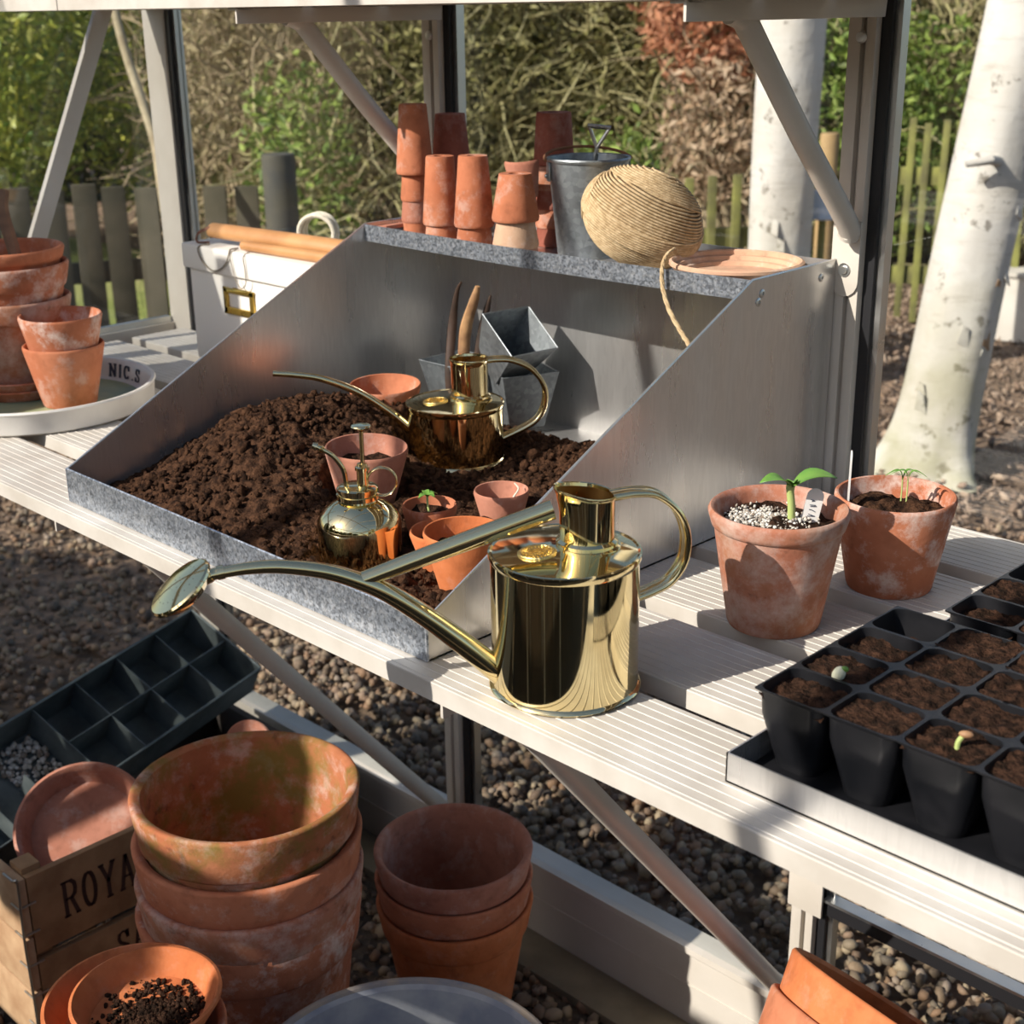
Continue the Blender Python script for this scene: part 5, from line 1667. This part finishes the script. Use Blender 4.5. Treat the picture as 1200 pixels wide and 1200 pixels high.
MB().tube([p - Vector((0.42, -0.90, 0)) * 0.02, p + Vector((0.0, -0.06, 0.012)), p + Vector((-0.05, -0.11, 0.0))], [0.017, 0.014, 0.009], 10).build('branch_stub', M['birch'], b1)
rr = random.Random(12)
for k, (z, a) in enumerate(((0.46, -0.25), (0.40, -0.30), (0.47, -0.9), (0.85, -0.1), (0.62, -0.28), (0.66, -0.05), (1.08, -0.15), (0.30, -1.7), (1.15, -0.5), (0.25, -1.6), (0.20, -0.2))):
    p = on_trunk(z, a, 0.118)
    nrm = Vector((math.cos(a), math.sin(a), 0))
    Mr = Matrix.Translation(p) @ frame_from(nrm, (0, 0, 1)) @ Matrix.Rotation(rr.uniform(-.3, .3), 4, 'Y')
    w, h = rr.uniform(0.010, 0.022), rr.uniform(0.02, 0.05)
    MB().prism([(-h, -w), (h * 0.7, -w * 0.6), (h, w * 0.3), (-h * 0.4, w)], 0.006, Mr).build('bark_flake', M['birch'] if k % 4 else M['birch_in'], b1, 0.001)
b2 = birch('farther white birch trunk, left of the glazing post behind the bracket', -2.985, 4.415, 0.118, 0.108, (0.006, 0.006), 3.4, 0.05, 4)
for (z, a) in ((0.52, -2.3), (0.60, -0.9), (0.66, -1.1)):
    p = Vector((0.118 * math.cos(a), 0.118 * math.sin(a), z))
    Mr = Matrix.Translation(p) @ frame_from((math.cos(a), math.sin(a), 0.4), (0, 0, 1))
    MB().prism([(-0.035, -0.014), (0.02, -0.012), (0.035, 0.006), (-0.02, 0.014)], 0.006, Mr).build('bark_flake', M['birch'], b2, 0.001)

# ---- shrubs and thicket
def leaf_soup(C_, rad, n, size, rng, hollow=0.5, tilt=1.0):
    d = rng.normal(size=(n, 3))
    d /= np.linalg.norm(d, axis=1)[:, None]
    rr = hollow + (1 - hollow) * rng.random((n, 1)) ** 0.6
    clump = 1 + 0.22 * np.sin(d[:, :1] * 7 + C_[0]) * np.sin(d[:, 1:2] * 6 + C_[1]) * np.sin(d[:, 2:] * 8)
    P = np.asarray(C_) + d * rr * clump * np.asarray(rad)
    R_ = rand_rot(n, rng)
    q = np.array([[-1, 0, 0], [0, -0.42, 0.10], [1, 0, -0.1], [0, 0.42, 0.10]])
    s = size * (0.6 + 0.8 * rng.random((n, 1, 1)))
    V = np.einsum('nij,nkj->nki', R_, q[None] * s) + P[:, None, :]
    i = np.arange(n)[:, None] * 4
    F = np.concatenate([i + np.array([[0, 1, 2]]), i + np.array([[0, 2, 3]])], 0)
    return V.reshape(-1, 3), F
def twig_soup(base, rad, hgt, n, r, rng, droop=0.3, seg=4, start=(0.0, 0.7)):
    """n thin crooked twigs growing out of a bush"""
    Vs, Fs, o = [], [], 0
    for _ in range(n):
        a = rng.uniform(0, 2 * PI)
        q = rng.random() ** 0.5
        p = np.array(base, float) + np.array([q * rad[0] * math.cos(a), q * rad[1] * math.sin(a), rng.uniform(*start) * hgt])
        d = np.array([math.cos(a) * 0.5, math.sin(a) * 0.5, 0.6]) + rng.normal(size=3) * 0.7
        L = rng.uniform(0.25, 0.75) * hgt * 0.5
        rr = r * rng.uniform(0.5, 1.6)
        for s in range(seg + 1):
            d = d / np.linalg.norm(d)
            u = np.cross(d, [0.3, 0.2, 0.9])
            u /= np.linalg.norm(u) + 1e-9
            w = np.cross(d, u)
            k = rr * (1 - 0.75 * s / seg)
            for t in range(3):
                c, sn = math.cos(t * 2.094), math.sin(t * 2.094)
                Vs.append(p + (u * c + w * sn) * k)
            if s < seg:
                for t in range(3):
                    t2 = (t + 1) % 3
                    Fs.append((o + s * 3 + t, o + s * 3 + t2, o + s * 3 + 3 + t2))
                    Fs.append((o + s * 3 + t, o + s * 3 + 3 + t2, o + s * 3 + 3 + t))
            p = p + d * L / seg
            d = d + rng.normal(size=3) * 0.35 - np.array([0, 0, droop * 0.3])
        o += 3 * (seg + 1)
    return np.array(Vs), np.array(Fs)

LEAFS = {
    'holly': island_mat('holly_leaves', [(0.10, 0.18, 0.04), (0.60, 0.58, 0.10), (0.17, 0.27, 0.05), (0.50, 0.52, 0.08), (0.12, 0.20, 0.04), (0.70, 0.66, 0.18)], 0.45, 0.25),
    'olive': island_mat('olive_leaves', [(0.20, 0.20, 0.06), (0.34, 0.31, 0.12), (0.13, 0.13, 0.05), (0.44, 0.40, 0.18)], 0.7, 0.2),
    'green': island_mat('ivy_green_leaves', [(0.09, 0.15, 0.03), (0.19, 0.28, 0.05), (0.30, 0.38, 0.08), (0.12, 0.15, 0.04)], 0.6, 0.25),
    'dry': island_mat('dry_brown_leaves', [(0.40, 0.32, 0.18), (0.26, 0.21, 0.11), (0.50, 0.42, 0.25), (0.18, 0.15, 0.08)], 0.8, 0.2),
    'beech': island_mat('copper_beech_leaves', [(0.48, 0.19, 0.09), (0.62, 0.30, 0.17), (0.36, 0.14, 0.07), (0.66, 0.38, 0.24)], 0.7, 0.35),
    'tan': island_mat('pale_tan_leaves', [(0.55, 0.40, 0.26), (0.42, 0.28, 0.17), (0.62, 0.48, 0.34), (0.30, 0.2, 0.12)], 0.75, 0.3),
    'dark': island_mat('dark_evergreen_leaves', [(0.05, 0.065, 0.022), (0.10, 0.11, 0.04), (0.15, 0.15, 0.06)], 0.7, 0.1),
}
TWIG = {'olive': island_mat('mossy_twigs', [(0.38, 0.35, 0.15), (0.50, 0.45, 0.22), (0.26, 0.23, 0.11), (0.58, 0.54, 0.30)], 0.85),
        'brown': island_mat('brown_twigs', [(0.40, 0.31, 0.19), (0.26, 0.19, 0.12), (0.52, 0.43, 0.28)], 0.85)}

def shrub(name, label, x, y, rx, ry, h, kind, nleaf, lsize, ntwig, twig='olive', zc=0.5, cat='shrub', tr=0.007, hollow=0.35):
    rng = np.random.default_rng(int(abs(x * 131 + y * 977)) % 9999)
    e = thing(name, label, cat, (x, y, -0.03))
    if nleaf:
        V, F = leaf_soup((0, 0, h * zc), (rx, ry, h * (1 - zc) if zc > 0.5 else h * zc), nleaf, lsize, rng, hollow)
        V[:, 2] = np.maximum(V[:, 2], 0.01)
        stuff(mesh_np('foliage', V, F, LEAFS[kind], e, False))
    V, F = twig_soup((0, 0, 0), (rx * 0.75, ry * 0.75), h, ntwig, tr, rng)
    stuff(mesh_np('twigs', V, F, TWIG[twig], e))
    # main stems
    for k in range(5):
        a = rng.uniform(0, 2 * PI)
        q = rng.uniform(0.02, 0.35)
        pts = [(0.04 * math.cos(a), 0.04 * math.sin(a), 0.0)]
        for s in range(1, 5):
            pts.append((q * rx * s * 0.5 * math.cos(a) + rng.normal() * 0.05, q * ry * s * 0.5 * math.sin(a) + rng.normal() * 0.05, h * 0.22 * s))
        Pp = smooth_path(pts, 3)
        MB().tube(Pp, [0.024 * (1.1 - i / len(Pp)) for i in range(len(Pp))], 7).build('stem', TWIG[twig], e)
    return e
shrub('holly_bush', 'yellow-green variegated holly bush at the far left behind the board fence', -8.5, 3.75, 0.95, 0.95, 2.3, 'holly', 14000, 0.034, 60)
shrub('holly_bush', 'darker holly bush directly behind the left end of the board fence', -8.4, 5.35, 0.85, 0.85, 2.3, 'holly', 9000, 0.034, 160)
shrub('bare_shrub', 'brownish bare shrub behind the leaning bare trunk', -7.0, 4.95, 0.7, 0.7, 2.4, 'dry', 4600, 0.028, 520, 'brown')
shrub('bare_shrub', 'tangled bare shrub behind the corner post', -6.70, 5.15, 0.65, 0.65, 2.3, 'dry', 4600, 0.028, 620, 'brown')
shrub('leafy_shrub', 'bright green leafy shrub behind the thick dark post', -5.75, 4.30, 0.30, 0.30, 1.25, 'green', 1300, 0.032, 120)
shrub('bare_shrub', 'olive tangled shrub behind the left high-shelf bracket', -6.35, 5.55, 0.8, 0.7, 2.4, 'olive', 6000, 0.028, 800)
shrub('bare_shrub', 'olive tangled shrub behind the leftmost pot columns', -6.05, 5.85, 0.75, 0.7, 2.4, 'olive', 5600, 0.028, 850)
shrub('bare_shrub', 'mossy tangled shrub behind the middle pair of pot columns', -5.75, 6.25, 0.8, 0.7, 2.4, 'olive', 6000, 0.028, 850)
shrub('bare_shrub', 'mossy tangled shrub behind the bucket', -5.35, 6.55, 0.8, 0.7, 2.4, 'olive', 6000, 0.028, 850)
shrub('beech_shrub', 'young beech with copper leaves beside the farther birch', -4.62, 6.15, 0.40, 0.40, 1.75, 'beech', 2000, 0.034, 90, 'brown', 0.78)
shrub('beech_shrub', 'low shrub with pale tan leaves under the copper beech leaves', -4.45, 6.05, 0.36, 0.36, 1.25, 'tan', 1500, 0.03, 160, 'brown', 0.66)
shrub('leafy_shrub', 'green ivy clump behind the farther birch and tan post', -4.20, 6.85, 0.65, 0.65, 1.5, 'green', 7000, 0.03, 120)
shrub('leafy_shrub', 'small bright green shrub above the picket fence beside the twine ball', -4.35, 5.05, 0.28, 0.28, 0.95, 'green', 1300, 0.03, 120)
shrub('bare_shrub', 'tan-olive tangled shrub between the two birches', -4.1, 7.7, 0.8, 0.8, 2.5, 'dry', 6000, 0.028, 750, 'olive')
shrub('bare_shrub', 'tan-olive tangled shrub right of the nearest birch', -3.2, 8.0, 0.9, 0.8, 2.5, 'dry', 6000, 0.028, 750, 'olive')
shrub('bare_shrub', 'tangled shrub at the far right edge behind the picket fence', -2.2, 8.2, 0.9, 0.8, 2.5, 'olive', 6000, 0.028, 600, 'olive')
def hedge(label, pts, h, seed):
    c = thing('hedge', label, 'hedge', (0, 0, 0))
    rng = np.random.default_rng(seed)
    for (x, y) in pts:
        V, F = leaf_soup((x, y, h * 0.5), (1.05, 1.05, h * 0.55), 5200, 0.10, rng, 0.72)
        stuff(mesh_np('foliage', V, F, LEAFS['dark'], c, False))
        MB().lathe([(0.16, 0), (0.10, h * 0.3), (0.03, h * 0.9), (0, h * 0.91)], 10, Matrix.Translation((x, y, -0.05))).build('stem', TWIG['brown'], c)
hedge('tall dark evergreen hedge closing the back of the garden', ((-12.2, 4.2), (-10.9, 5.6), (-9.9, 6.7), (-8.9, 7.8), (-7.9, 8.8), (-6.9, 9.8), (-5.8, 10.7), (-4.6, 11.6), (-3.2, 12.2)), 3.7, 300)
hedge('unseen evergreen hedge added behind the viewer to darken the brass reflections', tuple((-7.0 + 1.5 * k, -7.6 + 0.2 * (k % 3)) for k in range(10)), 2.6, 400)  # added out of view so the brass has something dark to reflect
shrub('shade_shrub', 'unseen dense little evergreen added outside the front corner to cast dappled shade', -2.85, -1.85, 0.42, 0.42, 2.15, 'dark', 4500, 0.05, 60, 'brown', 0.55)  # unseen shrub added as a shade caster for the gravel
shrub('shade_shrub', 'unseen larger dense evergreen added farther out to shade the left gravel', -3.95, -1.5, 0.75, 0.6, 2.3, 'dark', 9000, 0.055, 60, 'brown', 0.55)  # second unseen shrub, added to deepen shade on the left gravel
# leaning bare trunk seen through the left end glass
o = MB().tube(smooth_path([(-4.36, 2.73, -0.03), (-4.46, 2.725, 0.72), (-4.535, 2.757, 0.94), (-4.611, 2.763, 1.10), (-4.676, 2.765, 1.23), (-4.75, 2.775, 1.40), (-4.9, 2.80, 1.8)], 4), [0.017] * 25, 10).build('bare_tree', simple('pale_grey_bark', (0.40, 0.34, 0.22), 0.85, 0, (0.25, 0.2, 0.12), 20))
tag(o, 'slender pale bare trunk leaning behind the left end glass', 'tree')
# dry grass tuft
rng = np.random.default_rng(77)
V, F = twig_soup((-4.72, 3.80, -0.02), (0.36, 0.36), 1.25, 1100, 0.0030, rng, 1.1, 5, (0.0, 0.12))
o = mesh_np('dry_grass', V, F, island_mat('straw', [(0.55, 0.45, 0.28), (0.42, 0.33, 0.18), (0.62, 0.54, 0.36)], 0.9))
tag(o, 'tuft of straw-coloured dry grass beyond the white box', 'grass', kind='stuff')
